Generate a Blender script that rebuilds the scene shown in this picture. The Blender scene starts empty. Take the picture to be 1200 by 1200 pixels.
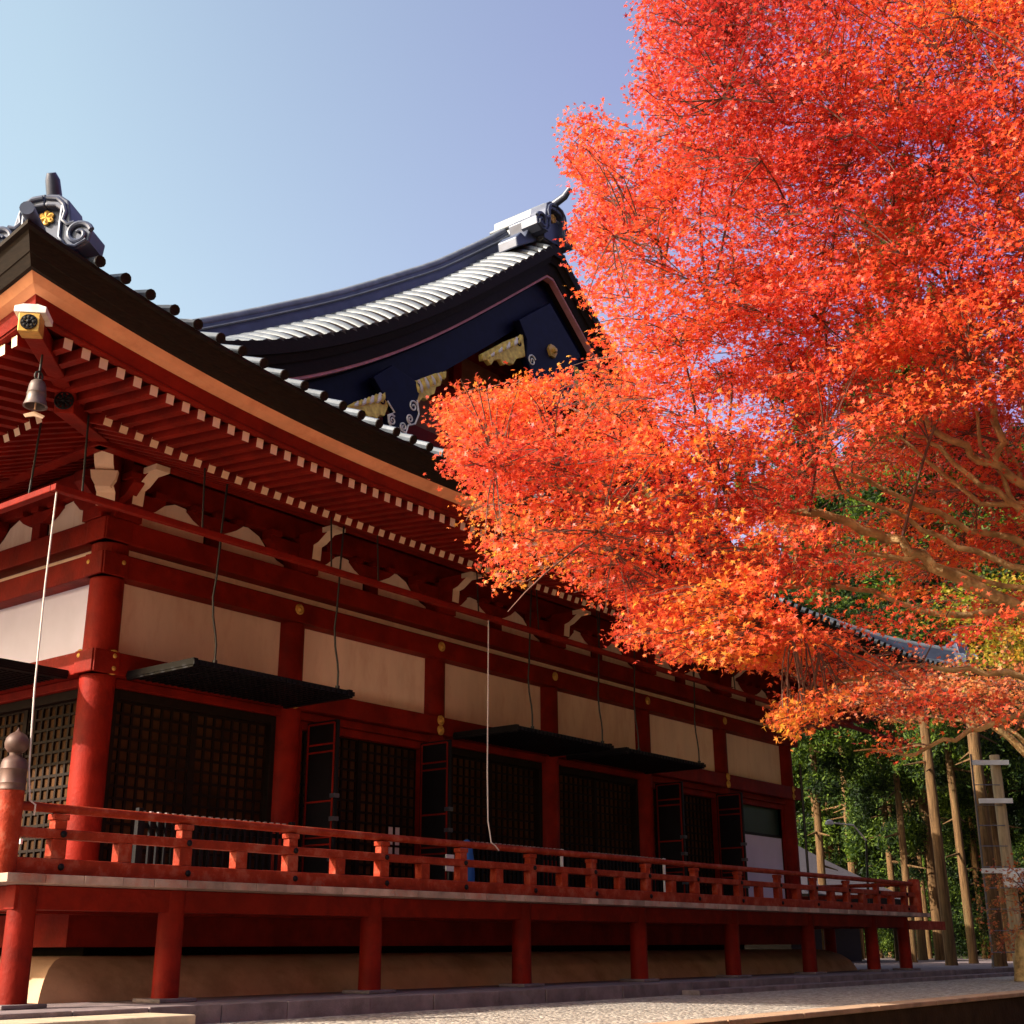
import bpy, math, random
import numpy as np
from mathutils import Vector, Matrix
random.seed(7)
RNG = np.random.default_rng(11)
S = bpy.context.scene
COL = S.collection

# ------------------------------------------------------------------ camera
CAM = np.array([-9.4427, -14.0493, 0.5735])
YAW, PITCH, ROLL, FOC = 0.9093, 0.3279, -0.0054, 1498.9
FW = np.array([math.sin(YAW)*math.cos(PITCH), math.cos(YAW)*math.cos(PITCH), math.sin(PITCH)])
_r = np.array([math.cos(YAW), -math.sin(YAW), 0.0]); _u = np.cross(_r, FW)
RT = _r*math.cos(ROLL) + _u*math.sin(ROLL)
UP = -_r*math.sin(ROLL) + _u*math.cos(ROLL)
cd = bpy.data.cameras.new('camera'); cam = bpy.data.objects.new('camera', cd); COL.objects.link(cam)
cd.sensor_width = 36.0; cd.lens = FOC/1200*36.0; cd.clip_start = 0.1; cd.clip_end = 5000
M = Matrix(((RT[0], UP[0], -FW[0], CAM[0]), (RT[1], UP[1], -FW[1], CAM[1]), (RT[2], UP[2], -FW[2], CAM[2]), (0, 0, 0, 1)))
cam.matrix_world = M
S.camera = cam

def sight(x, y, h):
    """point seen at photo pixel (x, y), h metres away measured along the ground"""
    d = FW + RT*(x-600)/FOC + UP*(600-y)/FOC
    return CAM + d/math.hypot(d[0], d[1])*h

def seen(P):
    d = np.atleast_2d(P) - CAM
    z = d @ FW
    return 600+FOC*(d @ RT)/z, 600-FOC*(d @ UP)/z, z

# ------------------------------------------------------------------ light
SUN = np.array([-1.0, 0.50, 0.62]); SUN /= np.linalg.norm(SUN)
elev = math.asin(SUN[2])
W = bpy.data.worlds.new('World'); S.world = W; W.use_nodes = True
nt = W.node_tree; bg = nt.nodes['Background']
sky = nt.nodes.new('ShaderNodeTexSky'); sky.sky_type = 'NISHITA'; sky.sun_disc = False
sky.sun_elevation = elev; sky.sun_rotation = math.atan2(SUN[0], SUN[1])
sky.altitude = 200; sky.air_density = 1.4; sky.dust_density = 3.5; sky.ozone_density = 1.5
tint = nt.nodes.new('ShaderNodeMixRGB'); tint.blend_type = 'MULTIPLY'; tint.inputs[0].default_value = 1.0
# the clear autumn sky is cyan towards the sun and turns lavender away from it
geo = nt.nodes.new('ShaderNodeTexCoord'); vd = nt.nodes.new('ShaderNodeVectorMath'); vd.operation = 'DOT_PRODUCT'; vd.inputs[1].default_value = (-0.61, 0.79, 0)
rp_ = nt.nodes.new('ShaderNodeValToRGB'); mr_ = nt.nodes.new('ShaderNodeMapRange'); mr_.inputs[1].default_value = -0.30; mr_.inputs[2].default_value = 0.32
rp_.color_ramp.elements[0].color = (0.95, 0.62, 0.86, 1); rp_.color_ramp.elements[1].color = (1.40, 1.27, 1.03, 1)
nt.links.new(geo.outputs['Generated'], vd.inputs[0]); nt.links.new(vd.outputs['Value'], mr_.inputs[0]); nt.links.new(mr_.outputs[0], rp_.inputs[0]); nt.links.new(rp_.outputs[0], tint.inputs[2])
nt.links.new(sky.outputs[0], tint.inputs[1]); nt.links.new(tint.outputs[0], bg.inputs[0])
bg.inputs[1].default_value = 0.15
sl = bpy.data.lights.new('sun', 'SUN'); sl.energy = 4.8; sl.angle = math.radians(0.53); sl.color = (1.0, 0.90, 0.76)
so = bpy.data.objects.new('sun', sl); COL.objects.link(so)
so.rotation_euler = Vector(SUN).to_track_quat('Z', 'Y').to_euler()
S.view_settings.view_transform = 'Standard'; S.view_settings.look = 'None'
S.view_settings.gamma = 1.0; S.view_settings.exposure = 0.95

# ------------------------------------------------------------------ materials
def mat(name, base, rough=0.6, metal=0.0, var=0.25, scale=6.0, bump=0.0, bscale=40.0, spec=0.5, stretch=None, dirt=None, dirt_amt=0.0, dscale=2.0, rand=0.0, orand=0.0):
    m = bpy.data.materials.new(name); m.use_nodes = True
    N, L = m.node_tree.nodes, m.node_tree.links
    b = N['Principled BSDF']
    b.inputs['Roughness'].default_value = rough; b.inputs['Metallic'].default_value = metal
    b.inputs['Specular IOR Level'].default_value = spec
    tc = N.new('ShaderNodeTexCoord'); mp = N.new('ShaderNodeMapping'); L.new(tc.outputs['Object'], mp.inputs[0])
    if stretch: mp.inputs['Scale'].default_value = stretch
    no = N.new('ShaderNodeTexNoise'); no.inputs['Scale'].default_value = scale; no.inputs['Detail'].default_value = 5
    L.new(mp.outputs[0], no.inputs[0])
    rp = N.new('ShaderNodeValToRGB'); L.new(no.outputs[0], rp.inputs[0])
    c = np.array(base)
    rp.color_ramp.elements[0].position = 0.3; rp.color_ramp.elements[1].position = 0.7
    rp.color_ramp.elements[0].color = (*np.clip(c*(1-var), 0, 1), 1); rp.color_ramp.elements[1].color = (*np.clip(c*(1+var), 0, 1), 1)
    out = rp.outputs[0]
    if dirt is not None:
        n2 = N.new('ShaderNodeTexNoise'); n2.inputs['Scale'].default_value = dscale; n2.inputs['Detail'].default_value = 8; n2.inputs['Roughness'].default_value = 0.7
        L.new(mp.outputs[0], n2.inputs[0])
        r2 = N.new('ShaderNodeValToRGB'); L.new(n2.outputs[0], r2.inputs[0])
        r2.color_ramp.elements[0].position = 0.5; r2.color_ramp.elements[1].position = 0.72
        r2.color_ramp.elements[1].color = (dirt_amt,)*3+(1,)
        mx = N.new('ShaderNodeMixRGB'); L.new(r2.outputs[0], mx.inputs[0]); L.new(out, mx.inputs[1]); mx.inputs[2].default_value = (*dirt, 1)
        out = mx.outputs[0]
    if rand:
        gi = N.new('ShaderNodeNewGeometry'); hs = N.new('ShaderNodeHueSaturation')
        mr = N.new('ShaderNodeMapRange'); L.new(gi.outputs['Random Per Island'], mr.inputs[0])
        mr.inputs[3].default_value = 1-rand; mr.inputs[4].default_value = 1+rand
        L.new(mr.outputs[0], hs.inputs['Value']); L.new(out, hs.inputs['Color']); out = hs.outputs[0]
    if orand:    # no two timbers weathered alike
        oi = N.new('ShaderNodeObjectInfo'); h2 = N.new('ShaderNodeHueSaturation'); m2 = N.new('ShaderNodeMapRange'); L.new(oi.outputs['Random'], m2.inputs[0])
        m2.inputs[3].default_value = 1-orand; m2.inputs[4].default_value = 1+orand
        L.new(m2.outputs[0], h2.inputs['Value']); L.new(out, h2.inputs['Color']); out = h2.outputs[0]
    L.new(out, b.inputs['Base Color'])
    if bump:
        nb = N.new('ShaderNodeTexNoise'); nb.inputs['Scale'].default_value = bscale; nb.inputs['Detail'].default_value = 4
        L.new(mp.outputs[0], nb.inputs[0])
        bp_ = N.new('ShaderNodeBump'); bp_.inputs['Strength'].default_value = bump; bp_.inputs['Distance'].default_value = 0.02
        L.new(nb.outputs[0], bp_.inputs['Height']); L.new(bp_.outputs[0], b.inputs['Normal'])
    return m

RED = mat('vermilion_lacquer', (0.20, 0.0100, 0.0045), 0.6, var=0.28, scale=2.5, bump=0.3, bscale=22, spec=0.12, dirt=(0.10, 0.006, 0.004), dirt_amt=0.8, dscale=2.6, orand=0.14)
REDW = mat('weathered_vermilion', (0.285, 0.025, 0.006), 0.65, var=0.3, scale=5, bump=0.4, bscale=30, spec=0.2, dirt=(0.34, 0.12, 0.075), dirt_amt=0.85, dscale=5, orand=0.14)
REDB = mat('soffit_shade_red', (0.08, 0.004, 0.003), 0.7, var=0.15, scale=4, spec=0.15)  # timber red darkened: shade between the rafters is put into the colour
PLA = mat('plaster', (0.92, 0.70, 0.55), 0.9, var=0.06, scale=1.5, bump=0.10, spec=0.15, stretch=(2.2, 2.2, .7), dirt=(0.74, 0.47, 0.33), dirt_amt=0.75, dscale=1.3, orand=0.05)  # white plaster; warm bounce from the red timber is put into this colour
PALE = mat('pale_end_paint', (0.80, 0.56, 0.38), 0.7, var=0.06, scale=8)
TILE = mat('copper_tile', (0.125, 0.143, 0.17), 0.45, metal=0.1, var=0.22, scale=5, bump=0.08, spec=0.5, dirt=(0.075, 0.09, 0.095), dirt_amt=0.7, dscale=3.5, rand=0.22)
TILED = mat('dark_ridge_tile', (0.055, 0.068, 0.115), 0.4, metal=0.15, var=0.25, scale=4, spec=0.5)
EDGE = mat('dark_eave_edge', (0.014, 0.008, 0.005), 0.7, var=0.4, scale=12, stretch=(1, 1, 6), spec=0.15)
OCH = mat('orange_eave_board', (0.76, 0.34, 0.175), 0.7, var=0.14, scale=2.5, spec=0.15, dirt=(0.55, 0.18, 0.08), dirt_amt=0.6, dscale=3)
NAVY = mat('navy_bargeboard', (0.003, 0.004, 0.020), 0.5, var=0.3, scale=6, spec=0.12)
PINK = mat('red_oxide_edge', (0.56, 0.25, 0.27), 0.75, var=0.15, spec=0.2)
GOLD = mat('gilt_metal', (0.62, 0.36, 0.08), 0.45, metal=0.45, var=0.15, scale=20)
GILT = mat('painted_carving', (0.85, 0.58, 0.13), 0.6, var=0.4, scale=9, spec=0.2)
CARV = mat('white_carving_lines', (0.78, 0.76, 0.66), 0.6, var=0.1)
BLK = mat('black_lacquer', (0.005, 0.004, 0.006), 0.55, var=0.3, spec=0.2)
LAT = mat('dark_lattice_wood', (0.012, 0.006, 0.004), 0.7, var=0.3, scale=10, spec=0.15)
PAP = mat('shaded_lattice_paper', (0.058, 0.026, 0.010), 0.8, var=0.6, scale=1.7, spec=0.1)  # backing paper; shade behind the lattice is put into the dark brown
SHOJI = mat('white_paper_panes', (0.75, 0.68, 0.62), 0.8, var=0.05)
BROWN = mat('shaded_gable_plaster', (0.22, 0.09, 0.04), 0.7, var=0.2)  # cream gable plaster; deep shade under the roof is put into the brown
FIN = mat('bronze_finial', (0.10, 0.052, 0.042), 0.55, metal=0.3, var=0.3, scale=9)
DECK = mat('deck_board_ends', (0.36, 0.25, 0.20), 0.8, var=0.35, scale=4, bump=0.3, dirt=(0.40, 0.09, 0.05), dirt_amt=0.8, dscale=3, rand=0.25)
STONE = mat('kerb_stone', (0.20, 0.155, 0.16), 0.85, var=0.25, scale=4, bump=0.35, bscale=60, rand=0.16, spec=0.3, dirt=(0.10, 0.08, 0.07), dirt_amt=0.8, dscale=3)
MOUND = mat('mound_plaster', (0.55, 0.34, 0.22), 0.9, var=0.14, scale=2, bump=0.15, spec=0.15, dirt=(0.30, 0.17, 0.10), dirt_amt=0.75, dscale=1.5)
WALLB = mat('retaining_stone', (0.045, 0.026, 0.014), 0.9, var=0.3, scale=3, bump=0.5, bscale=20, spec=0.1)
EARTH = mat('bare_earth', (0.13, 0.085, 0.05), 0.95, var=0.3, scale=1.2, bump=0.5, bscale=15)
BARK = mat('maple_bark', (0.36, 0.24, 0.11), 0.9, var=0.55, scale=7, bump=0.9, bscale=28, spec=0.2, dirt=(0.42, 0.33, 0.17), dirt_amt=0.8, dscale=3)
TWIG = mat('maple_twig', (0.12, 0.055, 0.04), 0.85, var=0.3, scale=5)
CBARK = mat('cedar_bark', (0.14, 0.077, 0.034), 0.9, var=0.55, scale=5, bump=0.9, bscale=16, stretch=(4, 4, 0.35), spec=0.2, dirt=(0.09, 0.075, 0.03), dirt_amt=0.8, dscale=1.2)
SHIN = mat('roof_shingle', (0.10, 0.085, 0.11), 0.8, var=0.2, scale=9, bump=0.5, bscale=25)
GRN = mat('green_board', (0.006, 0.030, 0.026), 0.3, var=0.1)
IRON = mat('dull_iron', (.10, .10, .13), .4, metal=.7)
WIRE = mat('black_iron', (0.012, 0.011, 0.011), 0.5, var=0.1)
ROPE = mat('white_rope', (0.66, 0.58, 0.56), 0.8, var=0.08, scale=60)
BLUE = mat('blue_cloth', (0.02, 0.13, 0.42), 0.8, var=0.15)
WHT = mat('white_paint', (0.78, 0.76, 0.74), 0.5, var=0.05)
LILAC = mat('sky_tinted_plaster', (0.72, 0.68, 0.86), 0.85, var=0.05, scale=2, spec=0.2)  # same white plaster; bluish skylight on the side faces put into the colour

def gravel_mat():
    m = bpy.data.materials.new('gravel'); m.use_nodes = True
    N, L = m.node_tree.nodes, m.node_tree.links; b = N['Principled BSDF']; b.inputs['Roughness'].default_value = 0.9
    tc = N.new('ShaderNodeTexCoord'); v = N.new('ShaderNodeTexVoronoi'); v.inputs['Scale'].default_value = 19
    L.new(tc.outputs['Object'], v.inputs[0])
    r = N.new('ShaderNodeValToRGB'); L.new(v.outputs['Color'], r.inputs[0])
    e = r.color_ramp.elements; e[0].color = (0.11, 0.095, 0.085, 1); e[1].color = (0.60, 0.55, 0.48, 1)
    e.new(0.5).color = (0.34, 0.29, 0.245, 1)
    L.new(r.outputs[0], b.inputs['Base Color'])
    bp_ = N.new('ShaderNodeBump'); bp_.inputs['Strength'].default_value = 0.9; bp_.inputs['Distance'].default_value = 0.03; bp_.invert = True
    L.new(v.outputs['Distance'], bp_.inputs['Height']); L.new(bp_.outputs[0], b.inputs['Normal'])
    return m
GRAV = gravel_mat()

def leaf_mat(name, ramp, trans, tmix=0.45, nscale=0.55, rough=0.45, low=0.0, zmid=5.0):
    """leaf colour varies leaf by leaf and in big soft patches through the crown"""
    m = bpy.data.materials.new(name); m.use_nodes = True
    N, L = m.node_tree.nodes, m.node_tree.links; b = N['Principled BSDF']
    b.inputs['Roughness'].default_value = rough; b.inputs['Specular IOR Level'].default_value = 0.4
    g = N.new('ShaderNodeNewGeometry'); tc = N.new('ShaderNodeTexCoord')
    no = N.new('ShaderNodeTexNoise'); no.inputs['Scale'].default_value = nscale; no.inputs['Detail'].default_value = 3
    L.new(tc.outputs['Object'], no.inputs[0])
    ma = N.new('ShaderNodeMath'); ma.operation = 'MULTIPLY_ADD'; ma.inputs[1].default_value = 0.44; ma.inputs[2].default_value = -0.22
    L.new(g.outputs['Random Per Island'], ma.inputs[0])
    ad = N.new('ShaderNodeMath'); ad.operation = 'ADD'; nc = N.new('ShaderNodeMath'); nc.operation = 'MULTIPLY_ADD'; nc.inputs[1].default_value = 1.55; nc.inputs[2].default_value = -0.275; L.new(no.outputs[0], nc.inputs[0]); L.new(nc.outputs[0], ad.inputs[0]); L.new(ma.outputs[0], ad.inputs[1])
    src = ad.outputs[0]
    if low:      # leaves low and inside the tree turn later and are more orange
        sx = N.new('ShaderNodeSeparateXYZ'); L.new(tc.outputs['Object'], sx.inputs[0])
        lo = N.new('ShaderNodeMath'); lo.operation = 'MULTIPLY_ADD'; lo.inputs[1].default_value = -low; lo.inputs[2].default_value = low*zmid; L.new(sx.outputs['Z'], lo.inputs[0])
        a2 = N.new('ShaderNodeMath'); a2.operation = 'ADD'; L.new(src, a2.inputs[0]); L.new(lo.outputs[0], a2.inputs[1]); src = a2.outputs[0]
    r = N.new('ShaderNodeValToRGB'); L.new(src, r.inputs[0])
    el = r.color_ramp.elements
    el[0].position = ramp[0][0]; el[0].color = (*ramp[0][1], 1); el[1].position = ramp[-1][0]; el[1].color = (*ramp[-1][1], 1)
    for p_, c_ in ramp[1:-1]: el.new(p_).color = (*c_, 1)
    L.new(r.outputs[0], b.inputs['Base Color'])
    t = N.new('ShaderNodeBsdfTranslucent')
    mu = N.new('ShaderNodeMixRGB'); mu.blend_type = 'MULTIPLY'; mu.inputs[0].default_value = 1; mu.inputs[2].default_value = (*trans, 1)
    L.new(r.outputs[0], mu.inputs[1]); L.new(mu.outputs[0], t.inputs[0])
    mx = N.new('ShaderNodeMixShader'); mx.inputs[0].default_value = tmix
    L.new(b.outputs[0], mx.inputs[1]); L.new(t.outputs[0], mx.inputs[2]); L.new(mx.outputs[0], N['Material Output'].inputs[0])
    return m
LEAF = leaf_mat('red_maple_leaf', [(0.16, (0.42, 0.030, 0.028)), (0.34, (0.74, 0.085, 0.050)), (0.56, (0.84, 0.145, 0.055)), (0.74, (0.84, 0.25, 0.055)), (0.95, (0.76, 0.44, 0.06))], (1.0, 0.94, 0.76), 0.56, nscale=0.42, rough=0.42, low=0.03, zmid=5.2)
LEAFB = leaf_mat('brownish_maple_leaf', [(0.2, (0.40, 0.07, 0.03)), (0.5, (0.58, 0.16, 0.06)), (0.8, (0.60, 0.30, 0.08))], (1.0, 0.9, 0.7), 0.45)
LEAFY = leaf_mat('yellow_green_maple_leaf', [(0.2, (0.16, 0.20, 0.02)), (0.5, (0.34, 0.34, 0.03)), (0.8, (0.62, 0.30, 0.04))], (1.0, 1.0, 0.6), 0.5)
CEDAR = leaf_mat('cedar_foliage', [(0.28, (0.005, 0.014, 0.004)), (0.52, (0.028, 0.065, 0.009)), (0.76, (0.15, 0.23, 0.022))], (1.0, 1.0, 0.4), 0.4, nscale=0.8, rough=0.7)
WOOD = leaf_mat('far_cedar_foliage', [(0.2, (0.004, 0.012, 0.005)), (0.5, (0.010, 0.028, 0.008)), (0.8, (0.03, 0.065, 0.012))], (0.9, 1.0, 0.5), 0.3, nscale=0.3, rough=0.8)

# ------------------------------------------------------------------ mesh building
ROOTS = {}
def thing(name, label, cat, loc, group=None):
    o = bpy.data.objects.new(name, None); o.empty_display_size = 0.3; o.location = loc; COL.objects.link(o)
    o['label'] = label; o['category'] = cat
    if group: o['group'] = group
    ROOTS[o.name] = np.array(loc, float)
    return o

def wpos(o):
    p = np.zeros(3)
    while o is not None:
        p += np.array(o.location); o = o.parent
    return p

class MB:
    def __init__(s): s.v = []; s.f = []; s.m = []
    def add(s, vs, fs, mi=0):
        n = len(s.v); s.v += [tuple(map(float, p)) for p in vs]
        for k, f in enumerate(fs):
            s.f.append(tuple(i+n for i in f)); s.m.append(mi[k] if isinstance(mi, (list, tuple)) else mi)
        return s
    def box(s, x0, x1, y0, y1, z0, z1, mi=0):
        v = [(x0, y0, z0), (x1, y0, z0), (x1, y1, z0), (x0, y1, z0), (x0, y0, z1), (x1, y0, z1), (x1, y1, z1), (x0, y1, z1)]
        return s.add(v, [(0, 3, 2, 1), (4, 5, 6, 7), (0, 1, 5, 4), (1, 2, 6, 5), (2, 3, 7, 6), (3, 0, 4, 7)], mi)
    def bar(s, a, b, w, h, mi=0, end=None, up=(0, 0, 1)):
        """a beam from a to b, w wide, h high; end = material of the face at a"""
        a = np.array(a, float); b = np.array(b, float); d = (b-a)/np.linalg.norm(b-a)
        r = np.cross(d, up); r /= np.linalg.norm(r); u = np.cross(r, d)
        v = []
        for p in (a, b):
            for i, j in ((-1, -1), (1, -1), (1, 1), (-1, 1)): v.append(p+r*i*w/2+u*j*h/2)
        e = mi if end is None else end
        return s.add(v, [(0, 1, 2, 3), (7, 6, 5, 4), (0, 4, 5, 1), (1, 5, 6, 2), (2, 6, 7, 3), (3, 7, 4, 0)], [e, mi, mi, mi, mi, mi])
    def tube(s, pts, rad, n=10, mi=0, caps=True):
        pts = [np.array(p, float) for p in pts]
        if not hasattr(rad, '__len__'): rad = [rad]*len(pts)
        vs = []; prev = None
        for i, p in enumerate(pts):
            t = pts[min(i+1, len(pts)-1)]-pts[max(i-1, 0)]; t = t/(np.linalg.norm(t)+1e-12)
            if prev is None:
                a = np.array((0, 0, 1.0)) if abs(t[2]) < 0.9 else np.array((1.0, 0, 0))
                x = np.cross(t, a)
            else: x = prev-t*(prev@t)
            x /= np.linalg.norm(x); prev = x; y = np.cross(t, x)
            for k in range(n):
                an = 2*math.pi*k/n; vs.append(p+(x*math.cos(an)+y*math.sin(an))*rad[i])
        fs = []
        for i in range(len(pts)-1):
            for k in range(n):
                a, b = i*n+k, i*n+(k+1) % n; fs.append((a, b, b+n, a+n))
        if caps: fs += [tuple(range(n-1, -1, -1)), tuple(range((len(pts)-1)*n, len(pts)*n))]
        return s.add(vs, fs, mi)
    def prism(s, poly, o, ax, ay, az, depth, mi=0, front=None):
        """polygon (u,v) at o + ax*u + ay*v, extruded by depth along az"""
        o, ax, ay, az = (np.array(q, float) for q in (o, ax, ay, az)); n = len(poly)
        A = [o+ax*u+ay*w for u, w in poly]; B_ = [p+az*depth for p in A]
        fs = [tuple(range(n)), tuple(range(2*n-1, n-1, -1))]+[(i, i+n, (i+1) % n+n, (i+1) % n) for i in range(n)]
        return s.add(A+B_, fs, [mi if front is None else front, mi]+[mi]*n)
    def lathe(s, prof, c, n=20, mi=0, axis=None):
        c = np.array(c, float)
        if axis is None: X_, Y_, Z_ = np.eye(3)
        else:
            Z_ = np.array(axis, float); Z_ /= np.linalg.norm(Z_)
            X_ = np.cross((0, 0, 1.0) if abs(Z_[2]) < .9 else (1.0, 0, 0), Z_); X_ /= np.linalg.norm(X_); Y_ = np.cross(Z_, X_)
        vs = []
        for r, z in prof:
            for k in range(n):
                a = 2*math.pi*k/n; vs.append(c+X_*r*math.cos(a)+Y_*r*math.sin(a)+Z_*z)
        fs = [(i*n+k, i*n+(k+1) % n, (i+1)*n+(k+1) % n, (i+1)*n+k) for i in range(len(prof)-1) for k in range(n)]
        return s.add(vs, fs, mi)
    def grid(s, P, mi=0, flip=False):
        P = [list(r) for r in P]; m_ = len(P[0])
        fs = []
        for i in range(len(P)-1):
            for j in range(m_-1):
                q = (i*m_+j, i*m_+j+1, (i+1)*m_+j+1, (i+1)*m_+j); fs.append(q[::-1] if flip else q)
        return s.add([p for r in P for p in r], fs, mi)
    def build(s, name, mats, parent=None, bevel=0.0, smooth=False):
        if not isinstance(mats, (list, tuple)): mats = [mats]
        o_ = wpos(parent)
        me = bpy.data.meshes.new(name); me.from_pydata([tuple(np.array(p)-o_) for p in s.v], [], s.f)
        for m in mats: me.materials.append(m)
        me.polygons.foreach_set('material_index', s.m)
        if smooth: me.polygons.foreach_set('use_smooth', [True]*len(s.f))
        me.update()
        o = bpy.data.objects.new(name, me); COL.objects.link(o); o.parent = parent
        if bevel:
            bv = o.modifiers.new('bevel', 'BEVEL'); bv.width = bevel; bv.segments = 2; bv.limit_method = 'ANGLE'; bv.angle_limit = math.radians(50)
        if smooth:
            try: me.set_sharp_from_angle(angle=math.radians(40))
            except Exception: pass
        return o

def tag(o, label=None, cat=None, group=None, kind=None):
    for k, v in (('label', label), ('category', cat), ('group', group), ('kind', kind)):
        if v: o[k] = v
    return o

# ------------------------------------------------------------------ setting
B = 3.2; LX = 6*B; LY = 5*B; EO = 3.85; ZF = 1.28
GZ = -0.15
m = MB(); m.add([(-1500, -1500, -1.1), (1500, -1500, -1.1), (1500, 1500, -1.1), (-1500, 1500, -1.1)], [(0, 1, 2, 3)])
tag(m.build('ground', EARTH), kind='structure')
m = MB(); m.box(-45, 120, -7.0, 160, -1.35, GZ)
tag(m.build('gravel_terrace', GRAV), kind='structure')
m = MB(); m.add([(27.5, -6.9, GZ+.004), (119, -6.9, GZ+.004), (119, 159, GZ+.004), (27.5, 159, GZ+.004)], [(0, 1, 2, 3)])
tag(m.build('forest_floor', mat('leaf_litter', (0.05, 0.032, 0.018), 0.95, var=.5, scale=1.5, bump=.6, bscale=12)), kind='structure')
m = MB()
x = -30.0
while x < 46:
    w = random.uniform(0.85, 1.35); dy = random.uniform(-.008, .008)
    m.box(x, x+w-0.012, -2.95+dy, -2.35, GZ-.15, 0.03+random.uniform(-.004, .004)); x += w
m.box(-30, 46, -2.345, LY+3, GZ-.15, 0.022)
tag(m.build('stone_pavement', STONE, bevel=0.008), kind='structure')
# second low kerb line further along
m = MB(); x = 9.0
while x < 60:
    w = random.uniform(0.9, 1.4); m.box(x, x+w-.012, -3.32, -3.0, GZ-.15, -0.075); x += w
tag(m.build('kerb', STONE, bevel=0.008), kind='structure')
ret = thing('retaining_wall', 'low dark wall with a pale coping along the front edge of the gravel terrace', 'wall', (10, -7.2, -1.1))
m = MB(); x = -45.0
while x < 120:
    w = random.uniform(1.3, 2.1); m.box(x, x+w-.01, -7.36, -6.98, GZ-.03, GZ+.03); x += w
m.build('coping', mat('coping_stone', (0.42, 0.27, 0.17), 0.9, var=0.25, scale=4, bump=0.4), ret, bevel=0.012)
m = MB(); m.box(-45, 120, -7.33, -7.005, -1.4, GZ-.032); m.build('wall_face', WALLB, ret)
slab = MB(); slab.box(-6.5, -1.05, -3.7, -2.97, GZ-.1, -0.015)
tag(slab.build('step_stone', mat('step_stone', (0.50, 0.40, 0.28), 0.85, var=0.2, scale=5, bump=0.3), bevel=0.015), 'long tan step stone lying against the kerb below the newel post', 'step')

# ------------------------------------------------------------------ hall
hall = thing('temple_hall', 'vermilion Japanese temple hall with white plaster panels and a sweeping two tier tiled roof', 'temple hall', (LX/2, LY/2, 0))

def lift(s):
    return 0.42*max(0.0, (2.2-s)/5.6)**2.2
def liftx(x, L=LX): return lift(min(x, L-x))
PD = [0, 1.85, 3.85, 5.38, 6.5, 7.5, 8.24, 9.08, 10.87, 11.45, 12.76, 13.45]
PZ = [6.58, 7.40, 8.48, 9.28, 9.93, 10.53, 10.98, 11.53, 12.75, 13.2, 14.25, 14.85]
def prof(d): return float(np.interp(d, PD, PZ))
def roofz(d, s): return prof(d)+1.22*lift(s)*max(0.0, 1-d/5.0)**1.3

# columns
def column(x, y, parent):
    c = MB(); c.lathe([(0.0, ZF), (0.222, ZF), (0.222, 4.2), (0.218, 5.46), (0.0, 5.46)], (x, y, 0), 28)
    return c.build('column', RED, parent, smooth=True)
for k in range(7): column(k*B, 0, hall)
for k in range(1, 6): column(0, k*B, hall); column(LX, k*B, hall)
for k in range(1, 6): column(k*B, LY, hall)

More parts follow.
